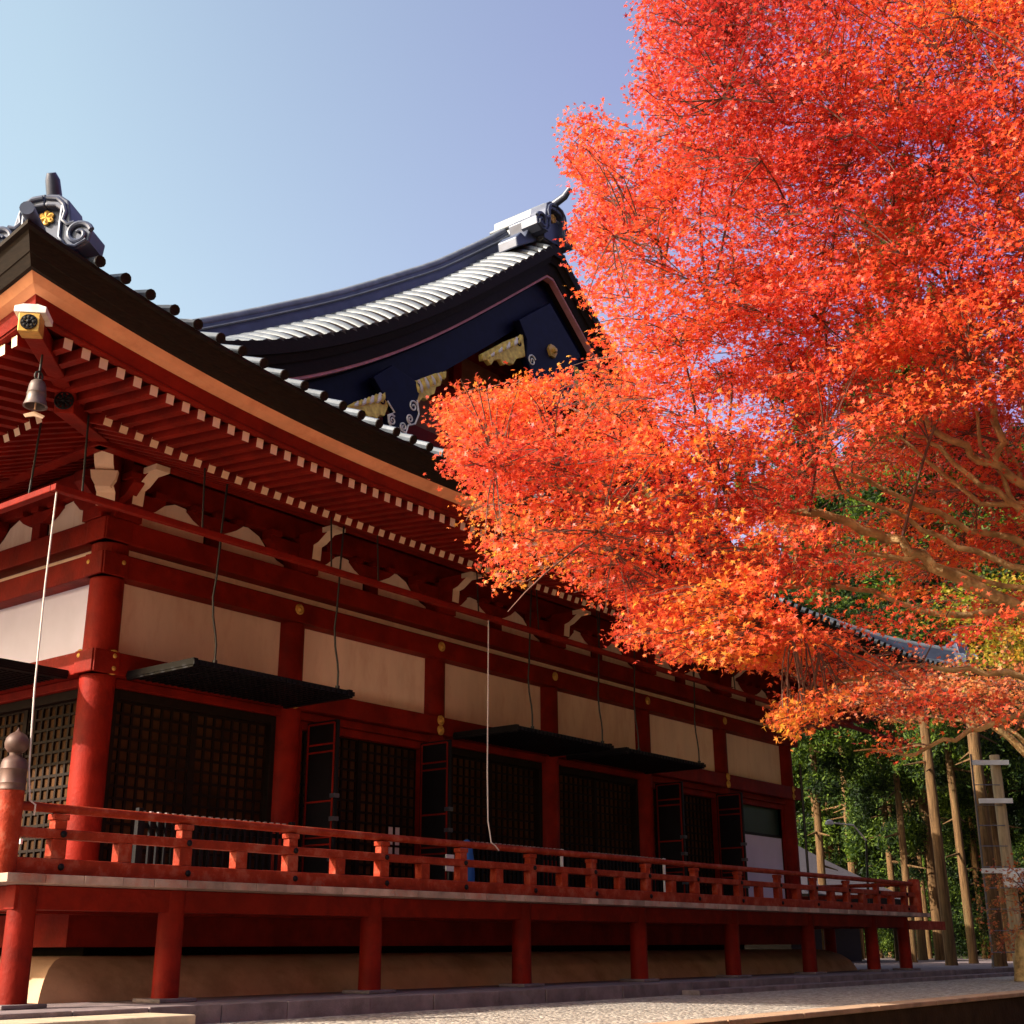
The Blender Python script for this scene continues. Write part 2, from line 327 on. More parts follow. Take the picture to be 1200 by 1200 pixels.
# walls: each face described by a frame (origin, along, outward)
def face(o, al, out, n, side):
    o = np.array(o, float); al = np.array(al, float); out = np.array(out, float)
    def P(u, w, z): return o+al*u+out*w+np.array((0, 0, z))
    def obox(mb, u0, u1, w0, w1, z0, z1, mi=0):
        v = [P(u, w, z) for z in (z0, z1) for u, w in ((u0, w0), (u1, w0), (u1, w1), (u0, w1))]
        mb.add(v, [(0, 3, 2, 1), (4, 5, 6, 7), (0, 1, 5, 4), (1, 2, 6, 5), (2, 3, 7, 6), (3, 0, 4, 7)], mi)
    Lm = n*B
    # long beams, running past the columns
    def beam(w1, z0, z1, over=0.0, w0=-0.1, bev=0.012):
        b = MB(); obox(b, -over, Lm+over, w0, w1, z0, z1); return b.build('beam', RED, hall, bevel=bev)
    beam(0.275, 3.86, 4.15, 0.30); beam(0.12, 3.74, 3.855, -0.2); beam(0.275, 5.13, 5.43, 0.30)
    beam(0.10, 5.435, 5.50, -0.1); beam(0.30, 5.585, 5.885, 0.32)
    beam(0.12, 6.44, 6.78, 0.2); b = MB(); obox(b, -0.95, Lm+0.95, 0.80, 0.98, 6.50, 6.69); b.build('purlin', RED, hall, bevel=0.01)
    beam(0.30, ZF+.001, ZF+.16, 0.28);
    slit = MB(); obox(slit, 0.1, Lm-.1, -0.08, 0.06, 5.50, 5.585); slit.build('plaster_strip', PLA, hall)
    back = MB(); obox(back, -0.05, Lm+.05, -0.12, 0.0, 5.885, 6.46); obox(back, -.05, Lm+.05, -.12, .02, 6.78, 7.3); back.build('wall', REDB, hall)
    core = MB(); obox(core, 0, Lm, -0.30, -0.2, ZF-.1, 5.9); core.build('wall', LAT, hall)
    for k in range(n+1):
        for z in (5.32, 4.09, 3.93):
            if side and k == 0 and z == 3.93: continue
            c = P(k*B-0.08 if k else 0.02, 0.275, z); r = 0.078
            if side and k: continue
            kn = MB(); kn.lathe([(r*1.05, -.01), (r*1.05, 0.012), (r*.75, 0.024), (r*.55, 0.014), (r*.3, 0.032), (0, 0.038)], c, 16, axis=out); kn.build('nail_cover', GOLD, hall, smooth=True)
    for k in range(n):
        u0, u1 = k*B+.2, (k+1)*B-.2
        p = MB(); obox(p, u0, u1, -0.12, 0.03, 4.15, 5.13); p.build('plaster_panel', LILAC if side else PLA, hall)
        # arched plaster between the bracket arms
        A = [(.14, 5.885), (.14, 5.99), (.36, 6.06), (.58, 6.20), (.72, 6.34), (.94, 6.425), (1.12, 6.41), (1.28, 6.33), (1.40, 6.22), (1.47, 6.19), (1.47, 5.885)]
        for poly in (A, [(B-u, z) for u, z in A][::-1]):
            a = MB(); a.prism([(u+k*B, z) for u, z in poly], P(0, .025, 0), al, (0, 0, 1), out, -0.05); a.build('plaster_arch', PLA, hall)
        # mid bracket: strut, arms and three blocks
        mb = MB(); c = k*B+B/2
        obox(mb, c-.10, c+.10, .03, .15, 5.887, 6.19)
        mb.prism([(c-.17, 6.19), (c+.17, 6.19), (c+.34, 6.27), (c+.46, 6.36), (c-.46, 6.36), (c-.34, 6.27)], P(0, .16, 0), al, (0, 0, 1), out, -.13)
        for d in (-.38, 0, .38): obox(mb, c+d-.08, c+d+.08, .02, .20, 6.362, 6.438)
        mb.build('bracket', RED, hall, bevel=0.006)
    for k in range(n+1):
        c = k*B; mb = MB()
        obox(mb, c-.21, c+.21, -.2, .335, 5.89, 6.06)
        mb.prism([(c-.20, 6.06), (c+.20, 6.06), (c+.50, 6.16), (c+.66, 6.30), (c+.66, 6.35), (c-.66, 6.35), (c-.66, 6.30), (c-.50, 6.16)], P(0, .2, 0), al, (0, 0, 1), out, -.17)
        for d in (-.56, 0, .56): obox(mb, c+d-.10, c+d+.10, .02, .24, 6.352, 6.438)
        if side and k == 0: mb.build('bracket', RED, hall, bevel=.006); continue
        # stepped nose reaching out to the purlin: pale front and underside
        nose = [(.20, 6.06), (.50, 6.06), (.52, 6.27), (.62, 6.30), (.80, 6.42), (.80, 6.495), (.20, 6.495)]
        pr = P(c-.085, 0, 0); N_ = len(nose)
        A_ = [pr+out*w+np.array((0, 0, z)) for w, z in nose]; B2 = [q+al*.17 for q in A_]
        fs = [tuple(range(N_)), tuple(range(2*N_-1, N_-1, -1))]+[(i, i+N_, (i+1) % N_+N_, (i+1) % N_) for i in range(N_)]
        mi = [0, 0]+[0, 1, 1, 1, 1, 0, 0]
        mb.add(A_+B2, fs, mi)
        obox(mb, c-.11, c+.11, .72, .985, 6.42, 6.496, 1)
        mb.build('bracket', [RED, PALE], hall)
    return P, obox
front = face((0, 0, 0), (1, 0, 0), (0, -1, 0), 6, False)
left = face((0, 0, 0), (0, 1, 0), (-1, 0, 0), 5, True)
right = face((LX, 0, 0), (0, 1, 0), (1, 0, 0), 5, True)
backf = face((0, LY, 0), (1, 0, 0), (0, 1, 0), 6, True)

# corner capital and diagonal bracket under the hip
for cx, cy, sx, sy in ((0, 0, -1, -1), (LX, 0, 1, -1)):
    d = np.array((sx, sy, 0.0))/math.sqrt(2); mb = MB(); r = np.array((-d[1], d[0], 0))
    mb.lathe([(0, 5.45), (.235, 5.45), (.24, 5.6), (.24, 5.88), (0, 5.88)], (cx, cy, 0), 24)
    nose = [(.25, 5.95), (.62, 5.95), (.66, 6.12), (.80, 6.15), (.80, 6.33), (.95, 6.40), (1.12, 6.62), (.25, 6.90)]
    n_ = len(nose); o = np.array((cx, cy, 0.0))
    A_ = [o+d*w+r*.12+np.array((0, 0, z)) for w, z in nose]; B2 = [q-r*.24 for q in A_]
    fs = [tuple(range(n_)), tuple(range(2*n_-1, n_-1, -1))]+[(i, i+n_, (i+1) % n_+n_, (i+1) % n_) for i in range(n_)]
    mb.add(A_+B2, fs, [0, 0]+[0, 1, 1, 1, 1, 1, 0, 0]); mb.build('bracket', [RED, PALE], hall, bevel=.006)
    q = o+d*.80
    w = MB(); w.prism([(-.17, 6.335), (.17, 6.335), (.15, 6.22), (.09, 6.12), (-.09, 6.12), (-.15, 6.22)], q, r, (0, 0, 1), d, .10); w.build('bracket', PALE, hall)

# doors, lattices and shutters on the front and the left
def lattice(P, obox, u0, u1, z0, z1, w, cell=0.150, t=0.034):
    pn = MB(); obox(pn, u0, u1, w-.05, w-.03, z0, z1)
    la = MB(); n = max(2, round((u1-u0)/cell)); h = max(2, round((z1-z0)/cell))
    for i in range(n+1):
        u = u0+(u1-u0)*i/n; obox(la, u-t/2, u+t/2, w-.028, w, z0, z1)
    for j in range(h+1):
        z = z0+(z1-z0)*j/h; obox(la, u0, u1, w-.028, w-.002, z-t/2, z+t/2)
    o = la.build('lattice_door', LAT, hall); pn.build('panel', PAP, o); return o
def shutter(P, obox, u0, u1):
    """a lattice shutter swung up under the beam and held level by iron hooks"""
    s_ = MB(); obox(s_, u0, u1, .30, 1.60, 3.90, 3.915)
    n = round((u1-u0)/.10)
    for i in range(n+1):
        u = u0+(u1-u0)*i/n; obox(s_, u-.016, u+.016, .28, 1.63, 3.845, 3.899)
    for j in range(13):
        w = .30+1.30*j/12; obox(s_, u0, u1, w-.013, w+.013, 3.853, 3.893)
    for u in (u0+.03, u1-.03): obox(s_, u-.035, u+.035, .28, 1.6, 3.82, 3.93)
    return s_.build('raised_shutter', BLK, hall)
for (P, obox), kinds in ((front, 'SDSSDG'), (left, 'SSSSS')):
    for k, kd in enumerate(kinds):
        u0, u1 = k*B+.22, (k+1)*B-.22
        fr = MB()
        for u in (u0, u1): obox(fr, u-.02 if u == u0 else u-.08, u+.08 if u == u0 else u+.02, -.15, .05, ZF+.16, 3.74)
        obox(fr, u0+.08, u1-.08, -.15, .05, 3.62, 3.739); fr.build('door_frame', RED if kd != 'S' else LAT, hall, bevel=.008)
        if kd == 'G':
            g = MB(); obox(g, u0+.35, u1-.1, -.14, -.06, 2.98, 3.62); g.build('window', GRN, hall)
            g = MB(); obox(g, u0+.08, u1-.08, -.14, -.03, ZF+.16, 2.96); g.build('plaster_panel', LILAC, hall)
            g = MB(); obox(g, u0+.08, u1-.08, -.13, -.02, 2.962, 3.02); obox(g, u0+.08, u0+.35, -.15, .02, 3.02, 3.62); g.build('window_frame', BLK, hall)
            continue
        half = (u0+u1)/2
        for a, b in ((u0+.08, half-.05), (half+.05, u1-.08)):
            d = lattice(P, obox, a, b, ZF+.18, 3.61, -.05)
        ms = MB(); obox(ms, half-.045, half+.045, -.14, -.03, ZF+.17, 3.615); ms.build('door_stile', LAT, hall)
        if kd == 'S': shutter(P, obox, u0+.02, u1-.02)
        if kd == 'D':
            for u in (u0+.14, u1-.14):   # folded door leaves standing open
                lf = MB(); obox(lf, u-.03, u+.03, .12, .74, ZF+.2, 3.70); o = lf.build('door_leaf', BLK, hall, bevel=.004)
                tr = MB()
                for sgn in (-1, 1):
                    f0 = u+sgn*.031; f1 = u+sgn*.044
                    lo, hi = min(f0, f1), max(f0, f1)
                    for w in (.16, .70): obox(tr, lo, hi, w-.012, w+.012, ZF+.25, 3.66)
                    for z in (ZF+.25, 1.95, 2.05, 2.55, 3.25, 3.36, 3.66): obox(tr, lo, hi, .172, .688, z-.012, z+.012)
                tr.build('trim', RED, o)
                for z in (1.75, 2.3, 2.62): hg = MB(); obox(hg, u-.05, u+.05, .66, .76, z-.03, z+.03); hg.build('fitting', IRON, o)
        if kd == 'D' and k == 1:         # six white paper panes in the right leaf
            wp = MB(); c = (u1-.08-half-.05)/round((u1-.08-half-.05)/.150); z1_ = 3.61; ch = (3.61-ZF-.18)/round((3.61-ZF-.18)/.150)
            for i in (4, 5):
                for j in (8, 9, 10):
                    a = half+.05+c*i; z = z1_-ch*j; obox(wp, a+.014, a+c-.014, -.079, -.072, z-ch+.014, z-.014)
            wp.build('paper_pane', SHOJI, hall)
# iron hooks holding the shutters
hooks = [0.60, 2.72, 7.12, 9.14, 10.3, 12.46]
for xb in hooks:
    h = MB(); zt = 6.0
    h.tube([(xb-.02, -1.58, 6.34), (xb-.05, -1.56, 5.6), (xb-.07, -1.55, 5.0), (xb-.10, -1.55, 4.75), (xb-.075, -1.55, 4.5), (xb-.02, -1.55, 4.28), (xb, -1.55, 4.15), (xb, -1.55, 3.9)], .014, 8)
    h.lathe([(0, -.03), (.03, -.03), (.03, .03), (0, .03)], (xb, -1.55, 3.93), 8); h.build('shutter_hook', WIRE, hall, smooth=True)

m = MB()
for a in ((-.19, LX+.19, -.192, .1), (-.19, LX+.19, LY-.1, LY+.192), (-.192, .1, -.19, LY+.19), (LX-.1, LX+.192, -.19, LY+.19)): m.box(*a, .60, .975)
m.build('sill', RED, hall)
# floor slab, mound and void below
m = MB(); m.box(-.1, LX+.1, -.1, LY+.1, .98, ZF); m.build('floor', LAT, hall)
m = MB()
def ringp(off, z, n=None): return [(-off, -off, z), (LX+off, -off, z), (LX+off, LY+off, z), (-off, LY+off, z), (-off, -off, z)]
mp_ = [(1.02, .02), (.98, .12), (.90, .25), (.76, .37), (.58, .45), (.35, .49), (-1.5, .50)]
m.grid([ringp(a, b) for a, b in mp_]); m.build('plaster_mound', MOUND, hall, smooth=True)
m = MB(); m.box(.8, LX-.8, .9, LY-.8, .4, .99); m.build('wall', LAT, hall)  # dark block added as the shadow of the open space under the floor

# ---- eaves: rafters
SP = B/15
EX = 0.098
def rafter(name, x, tip, tz, inner, iz, w, h, side, mk=True):
    """side 'f': runs along y at x; side 'l': runs along x at y = x; side 'r' the same on the right"""
    T = {'f': lambda a, y, z: (a, y, z), 'l': lambda a, y, z: (y, a, z), 'r': lambda a, y, z: (LX-y, a, z), 'b': lambda a, y, z: (a, LY-y, z)}[side]
    b = MB(); b.bar(T(x, tip, tz), T(x, inner, iz), w, h, 0, 1)
    return b
rest = MB()
nf = 0
def run(side, L):
    global rest, nf
    k = -14
    while True:
        x = -1.8+SP*(k+8) - SP*8*0; k += 1
        x = -2.98+SP*(k+13)
        if x > L+2.98: break
        s = min(x, L-x)
        keep = (side == 'f' and x < 10.5) or (side == 'l' and x < 1.2)
        l = lift(s)
        i0 = min(-2.15, 9) if s > -2.05 else s-.08
        if s < -2.05 and i0 < -3.2: i0 = -3.2
        tz = 6.005+l; iz = tz+.13*(3.35+i0)/1.2*1.0
        b = rafter('flying_rafter', x, -3.35, tz, i0, iz, .098, .112, side)
        if keep: b.build('flying_rafter', [RED, PALE], hall)
        else: rest.add(b.v, b.f, b.m)
        if s > -1.86:
            j0 = .05 if s > -.15 else s-.05
            if j0 > -2.1:
                tz = 6.055+l*1.05; iz = tz+.40*(2.2+j0)-l*.25*(2.2+j0)/2.2
                b = rafter('rafter', x, -2.24, tz-.022, j0, iz-.01, .104, .112, side)
                if keep or (side == 'f' and x < 13): b.build('rafter', [RED, PALE], hall)
                else: rest.add(b.v, b.f, b.m)
for side, L in (('f', LX), ('l', LY), ('r', LY), ('b', LX)): run(side, L)
o = rest.build('rafters', [RED, PALE], hall); o['kind'] = 'stuff'

# loops round the building at offset o, height z, lift factor k
def loop(o, z, k=1.0, fade=1.0):
    pts = []
    def run_(L, f):
        us = np.concatenate([np.linspace(-o, 2.2, 22), np.linspace(2.2, L-2.2, 8)[1:-1], np.linspace(L-2.2, L+o, 22)])
        for u in us:
            s = min(u, L-u); pts.append(f(u, z+k*lift(s)))
    run_(LX, lambda u, z_: (u, -o, z_)); run_(LY, lambda u, z_: (LX+o, u, z_))
    run_(LX, lambda u, z_: (LX-u, LY+o, z_)); run_(LY, lambda u, z_: (-o, LY-u, z_))
    pts.append(pts[0]); return pts
def band(name, specs, m_):
    b = MB(); b.grid([loop(*s) for s in specs]); return b.build(name, m_, hall)
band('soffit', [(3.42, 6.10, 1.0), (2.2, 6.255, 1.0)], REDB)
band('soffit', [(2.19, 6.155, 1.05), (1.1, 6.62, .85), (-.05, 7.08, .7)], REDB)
band('eave_board', [(2.10, 6.15, 1.03), (2.205, 6.13, 1.03), (2.21, 6.215, 1.03), (2.12, 6.225, 1.0)], RED)
band('eave_board', [(3.33, 6.066, 1.0), (3.40, 6.075, 1.02), (3.462, 6.245, 1.06)], RED)
band('orange_board', [(3.455, 6.235, 1.06), (3.47, 6.236, 1.065), (3.55, 6.262, 1.09), (3.62, 6.318, 1.12), (3.60, 6.33, 1.12)], OCH)
band('eave_edge', [(3.60, 6.318, 1.12), (3.66, 6.322, 1.12), (3.72, 6.40, 1.15), (3.73, 6.40, 1.16), (3.815, 6.53, 1.2), (3.86, 6.535, 1.22), (3.865, 6.575, 1.22)], EDGE)

# ---- hip rafters
for cx, cy, sx, sy in ((0, 0, -1, -1), (LX, 0, 1, -1), (0, LY, -1, 1), (LX, LY, 1, 1)):
    o = lambda t, z: (cx+sx*t, cy+sy*t, z)
    h = MB(); h.bar(o(2.33, 6.24), o(0, 6.98), .21, .27); r1 = h.build('hip_rafter', RED, hall, bevel=.01)
    h = MB(); h.bar(o(3.50, 6.33), o(1.9, 6.47), .18, .17); r2 = h.build('hip_rafter', RED, hall, bevel=.01)
    d = np.array((sx, sy, 0))/math.sqrt(2); r = np.array((-d[1], d[0], 0))
    c = MB(); c.bar(o(3.535, 6.327), o(3.40, 6.339), .20, .19); e = c.build('end_cap', GOLD, r2, bevel=.006)
    c = MB(); p0 = np.array(o(3.54, 6.46)); c.prism([(-.15, -.03), (.15, -.03), (.15, .035), (.07, .06), (-.07, .06), (-.15, .035)], p0, r, (0, 0, 1), -d, .30); c.build('cap_cover', mat('white_metal_cap', (.8, .78, .76), .4), r2, bevel=.004)
    def crest(pos, rad, m_, par, petals=8):
        cm = MB(); pos = np.array(pos)
        ring = [pos+r*rad*math.cos(a)+np.array((0, 0, 1))*rad*math.sin(a) for a in np.linspace(0, 2*math.pi, 25)]
        cm.tube(ring, rad*.13, 6, caps=False)
        for k in range(petals):
            a = 2*math.pi*k/petals; q = pos+r*rad*.68*math.cos(a)+np.array((0, 0, 1))*rad*.68*math.sin(a)
            cm.tube([pos, q], [rad*.10, rad*.16], 6); cm.lathe([(0, 0), (rad*.24, 0), (rad*.24, .012), (0, .016)], q, 8, axis=d)
        cm.lathe([(0, 0), (rad*.28, 0), (rad*.25, .02), (0, .028)], pos, 12, axis=d)
        return cm.build('crest', m_, par)
    crest(np.array(o(3.537, 6.327))+d*.004, .072, BLK, r2)
    crest(np.array(o(2.335, 6.24))+d*.004, .095, BLK, r1)

# ---- lower roof
def roofpatch(side, L, Ld, dmax, name='roof_slope'):
    """one slope: ds steps from the eave, clipped at the hips"""
    T = {'f': lambda a, d: (a, -EO+d), 'l': lambda a, d: (-EO+d, a), 'r': lambda a, d: (LX+EO-d, a), 'b': lambda a, d: (a, LY+EO-d)}[side]
    b = MB(); rows = []
    ds = np.unique(np.concatenate([np.linspace(0, 4.45, 10), np.linspace(4.45, dmax, max(2, int((dmax-4.45)/.6)+2))]))
    for d in ds:
        c = min(d, 4.45); row = []
        us = np.concatenate([np.linspace(0, 1, 14)**1.2*.3, np.linspace(.3, .7, 6)[1:-1], 1-(np.linspace(0, 1, 14)**1.2*.3)[::-1]])
        for u in us:
            a = -EO+c+(L+2*EO-2*c)*u; xx, yy = T(a, d); row.append((xx, yy, roofz(d, min(a, L-a))))
        rows.append(row)
    b.grid(rows, flip=side in 'lb'); o = b.build(name, TILED, hall, smooth=True)
    # rows of round cover tiles running down the slope
    t = MB(); cap = MB(); a = -EO+.16
    while a < L+EO:
        s = min(a, L-a); dtop = dmax if s >= .6 else max(0, s+EO)
        if dtop > .25 and s > -3.2:
            n = 4 if dtop < 5 else 9
            pts = []
            for d in np.linspace(-.045, dtop, n+1):
                xx, yy = T(a, d); pts.append((xx, yy, roofz(max(d, 0), s)+.04))
            t.tube(pts, .058, 8)
            p0, p1 = np.array(pts[0]), np.array(pts[1]); ax = (p0-p1)/np.linalg.norm(p0-p1)
            t.lathe([(0, 0), (.060, 0), (.060, .018), (.045, .018), (.04, .01), (0, .01)], p0, 10, 1, axis=ax)
        a += .31
    t.build('roof_tiles', [TILE, EDGE], hall, smooth=True)
roofpatch('f', LX, LY, 4.85); roofpatch('b', LX, LY, 4.85)
roofpatch('l', LY, LX, 13.45); roofpatch('r', LY, LX, 13.45)

# ---- hip ridges with end ornaments
def ornament(pos, d, sc, parent, horn_up):
    """ridge-end tile: shoulders, side scrolls, crest plate and a horn, facing d"""
    d = np.array(d, float); d[2] = 0; d /= np.linalg.norm(d); r = np.array((-d[1], d[0], 0)); z = np.array((0, 0, 1.0)); pos = np.array(pos, float)
    b = MB()
    half = [(0, .62), (.16, .60), (.27, .52), (.30, .40), (.33, .24), (.46, .23), (.58, .13), (.56, -.02), (.44, -.10), (.30, -.10), (.24, -.02), (.20, .10), (.20, .40), (.12, .46), (0, .47)]
    poly = half+[(-u, w) for u, w in half[::-1][1:-1]]
    # front body as two mirrored pieces round the crest plate
    for sg in (1, -1):
        hp = [(sg*u*sc, w*sc) for u, w in half]
        b.prism(hp if sg > 0 else hp[::-1], pos+d*.10*sc, r, z, -d, .36*sc)
    b.prism([(-.24*sc, -.12*sc), (.24*sc, -.12*sc), (.24*sc, .48*sc), (-.24*sc, .48*sc)], pos+d*.0, r, z, -d, .22*sc)
    o = b.build('ridge_ornament', TILED, parent, bevel=.018*sc)
    s_ = MB()
    for sg in (1, -1):
        cx_, cz = .44*sc*sg, .07*sc
        sp = [pos+d*.115*sc+r*(cx_+sg*rr*math.cos(a))+z*(cz+rr*math.sin(a)) for a, rr in zip(np.linspace(.3, 4.4*math.pi*.62, 26), np.linspace(.15*sc, .03*sc, 26))]
        s_.tube(sp, np.linspace(.034*sc, .02*sc, 26), 8)
        s_.tube([pos+d*.11*sc+r*sg*u*sc+z*w*sc for u, w in ((.22, .44), (.215, .25), (.22, .05), (.30, -.06), (.42, -.07), (.53, .0))], .022*sc, 8)
        s_.tube([pos+d*.11*sc+r*sg*u*sc+z*w*sc for u, w in ((.02, .56), (.15, .54), (.23, .46), (.26, .36), (.24, .26), (.30, .20), (.38, .22))], .026*sc, 8)
    s_.build('scroll', TILED, o, smooth=True)
    c = MB(); cp = pos+d*.012+z*.36*sc
    for k in range(6):
        a = 2*math.pi*k/6+.52; q = cp+r*.06*sc*math.cos(a)+z*.06*sc*math.sin(a); c.tube([cp, q, cp+(q-cp)*1.5], [.03*sc, .035*sc, .006*sc], 6); c.lathe([(0, 0), (.034*sc, 0), (.03*sc, .02*sc), (0, .03*sc)], q, 10, axis=d)
    c.build('crest', GOLD, o)
    h = MB()
    if horn_up:
        q = pos+z*.50*sc-d*.12*sc
        h.tube([q-d*.1*sc, q+z*.10*sc, q+d*.05*sc+z*.22*sc, q+d*.12*sc+z*.36*sc, q+d*.17*sc+z*.42*sc], [.085*sc, .085*sc, .085*sc, .08*sc, .05*sc], 14)
    else:
        q = pos+z*.60*sc-d*.9*sc
        h.tube([q, q+d*.5*sc, q+d*.95*sc+z*.03*sc, q+d*1.18*sc+z*.10*sc, q+d*1.30*sc+z*.22*sc], [.075*sc, .075*sc, .072*sc, .066*sc, .05*sc], 14)
    h.build('horn', TILED, o, smooth=True)
    return o
for cx, cy, sx, sy in ((0, 0, -1, -1), (LX, 0, 1, -1), (0, LY, -1, 1), (LX, LY, 1, 1)):
    pts = [(cx+sx*t, cy+sy*t, roofz(EO-t, -t)+.02) for t in np.linspace(3.38, -.6, 14)]
    rb = MB()
    for dz, w, hh in ((.10, .30, .2), (.25, .22, .12)):
        for a, b_ in zip(pts[:-1], pts[1:]):
            rb.bar(np.array(a)+(0, 0, dz), np.array(b_)+(0, 0, dz), w, hh)
    rb.build('hip_ridge', TILED, hall, bevel=0)
    rt = MB(); rt.tube([np.array(p)+(0, 0, .345) for p in pts], .085, 10); rt.build('ridge_cap', TILE, hall, smooth=True)
    ornament((cx+sx*3.40, cy+sy*3.40, roofz(EO-3.4, -3.4)+.02), (sx, sy*.6, 0), 0.92, hall, True)
    # lowest corner tiles
    ct = MB(); ct.tube([(cx+sx*3.92, cy+sy*3.92, roofz(0, -3.85)+.07), (cx+sx*3.3, cy+sy*3.3, roofz(.55, -3.3)+.06)], .07, 12); ct.build('corner_tile', TILED, hall, smooth=True)

# ---- upper gable
XV = [-.45, 1.2, 2.4, 3.6, 4.9, 6.25, 7.75, 9.6]; ZV = [8.32, 8.87, 9.33, 9.96, 10.75, 11.70, 12.90, 14.40]
def zv(x):
    x = min(x, LX-x)
    return float(np.interp(x, XV, ZV))
def smooth_zv():
    xs = np.linspace(-.45, 9.6, 60); zs = np.interp(xs, XV, ZV)
    for _ in range(60): zs[1:-1] = .25*zs[:-2]+.5*zs[1:-1]+.25*zs[2:]
    return xs, zs
_xs, _zs = smooth_zv()
def zv(x): return float(np.interp(min(x, LX-x), _xs, _zs))
def zm(x): return prof(min(x, LX-x)+EO)
XS = np.linspace(.2, LX-.2, 81)
XS = np.sort(np.append(XS, 9.6))
def gable(Yv, sg):
    """sg = -1: faces -y at y = Yv; +1: the far end"""
    Yt = Yv-sg*1.15
    def strip(x, n=8):
        out = []
        for t in np.linspace(0, 1, n):
            f = 1-(1-t)**1.8; out.append((x, Yv+(Yt-Yv)*t, zv(x)+(zm(x)-zv(x))*f))
        return out
    b = MB(); b.grid([strip(x) for x in XS], flip=sg > 0); b.build('verge_roof', EDGE, hall, smooth=True)
    t = MB(); c = MB(); x = .45; 
    for half in (0, 1):
        x = .45
        while x < 9.45:
            xx = x if not half else LX-x
            pts = strip(xx); pts = [np.array(p)+(0, 0, .03) for p in pts]; p0 = pts[0]-np.array((0, -sg*-1*0, 0)); pts = [p+np.array((0, -sg*.035, -.075)) for p in pts]; p0 = pts[0]+np.array((.125, sg*.012, .09))
            t.tube(pts, .098, 10)
            t.lathe([(0, -.05), (.035, -.05), (.035, .02), (0, .02)], p0 if not half else p0-np.array((.25, 0, 0)), 8, 1, axis=(0, sg, 0))
            dz = (zv(min(x, 9.3)+.2)-zv(min(x, 9.3)-.2))/.4
            x += .255/math.sqrt(1+dz*dz)*1.12
    t.build('verge_tiles', [TILE, EDGE], hall, smooth=True)
    def vb(name, ys, m_, x0=.2):
        g = MB(); xs = np.linspace(x0, LX-x0, 90)
        g.grid([[(x, Yv-sg*y, zv(x)-dz) for x in xs] for y, dz in ys], flip=sg < 0); return g.build(name, m_, hall)
    vb('verge_edge', [(.03, -.035), (0, -.03), (0.0, .21), (.05, .22), (.10, .36), (.14, .345), (.17, .60), (.33, .61)], EDGE)
    vb('pink_edge', [(.19, .605), (.19, .66), (.50, .672)], PINK)
    vb('bargeboard', [(.42, .64), (.42, 1.46), (.55, 1.47), (.55, .60)], NAVY)
    vb('gable_soffit', [(.30, .70), (1.5, .75)], LAT)
    # recessed gable wall with posts and beams
    Yw = Yv-sg*1.45
    w = MB(); xs = np.linspace(1.2, LX-1.2, 60)
    w.grid([[(x, Yw, 8.2) for x in xs], [(x, Yw, max(8.25, zv(x)-.6)) for x in xs]], flip=sg > 0); w.build('gable_wall', BROWN, hall)
    gb = MB()
    for z in (8.75, 9.6, 10.7, 11.9):
        xe = float(np.interp(z+.9, _zs, _xs))+.1
        gb.bar((xe, Yw+sg*.1, z), (LX-xe, Yw+sg*.1, z), .2, .26)
    for xx in (4.0, 5.6, 6.4, 8.0, 9.6, 11.2, 12.8, 14.4):
        gb.box(xx-.12, xx+.12, min(Yw, Yw+sg*.14), max(Yw, Yw+sg*.14), 8.2, zv(xx)-.75)
    gb.build('gable_beam', RED, hall, bevel=.01)
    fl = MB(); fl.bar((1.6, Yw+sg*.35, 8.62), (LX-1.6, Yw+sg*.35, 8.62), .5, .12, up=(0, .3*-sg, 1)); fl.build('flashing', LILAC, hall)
    # descending ridges along the gable and the ridge end
    for half in (0, 1):
        X = lambda x: x if not half else LX-x
        pts = [np.array((X(x), Yt-sg*.02, zm(x)+.02)) for x in np.linspace(.2, 9.35, 22)]
        rb = MB()
        for dz, wd, hh in ((.07, .34, .17), (.20, .28, .07), (.29, .24, .07)):
            for a, b_ in zip(pts[:-1], pts[1:]): rb.bar(a+(0, 0, dz), b_+(0, 0, dz), wd, hh)
        rb.build('descending_ridge', TILED, hall)
        rt = MB(); rt.tube([p+(0, 0, .385) for p in pts], .082, 10)
        rt.tube([p+np.array((0, sg*.17, .245)) for p in pts], .022, 6); rt.build('ridge_cap', TILE, hall, smooth=True)
    # carved pendants
    F = lambda q: (q[0], Yv-sg*.22, q[1])
    bodyL = [(4.55, 9.62), (4.9, 9.30), (5.11, 9.17), (4.92, 9.07), (4.93, 8.93), (5.03, 8.82), (5.17, 8.72), (5.36, 8.80), (5.44, 9.02), (5.62, 9.10), (5.71, 9.32), (5.66, 9.58), (5.75, 9.9), (5.0, 10.0)]
    wL = [(4.9, 9.47), (4.69, 9.36), (4.53, 9.25), (4.39, 9.16), (4.23, 9.08), (4.0, 8.90), (4.12, 8.84), (4.2, 8.92), (4.32, 8.88), (4.4, 8.96), (4.5, 8.86), (4.59, 8.92), (4.70, 8.92), (4.76, 9.0), (4.87, 9.02), (4.95, 9.22)]
    wR = [(5.55, 9.88), (5.75, 10.02), (5.9, 10.12), (6.14, 10.27), (6.44, 10.42), (6.43, 10.28), (6.34, 10.24), (6.28, 10.08), (6.17, 10.02), (6.12, 9.86), (6.02, 9.80), (5.94, 9.68), (5.81, 9.68), (5.72, 9.55), (5.62, 9.56), (5.56, 9.68)]
    mL = [(8.72, 12.05), (8.19, 11.71), (7.81, 11.42), (7.45, 11.15), (7.47, 11.02), (7.60, 11.08), (7.72, 11.02), (7.82, 11.16), (8.0, 11.24), (8.10, 11.16), (8.26, 11.26), (8.40, 11.28), (8.52, 11.45), (8.8, 11.6)]
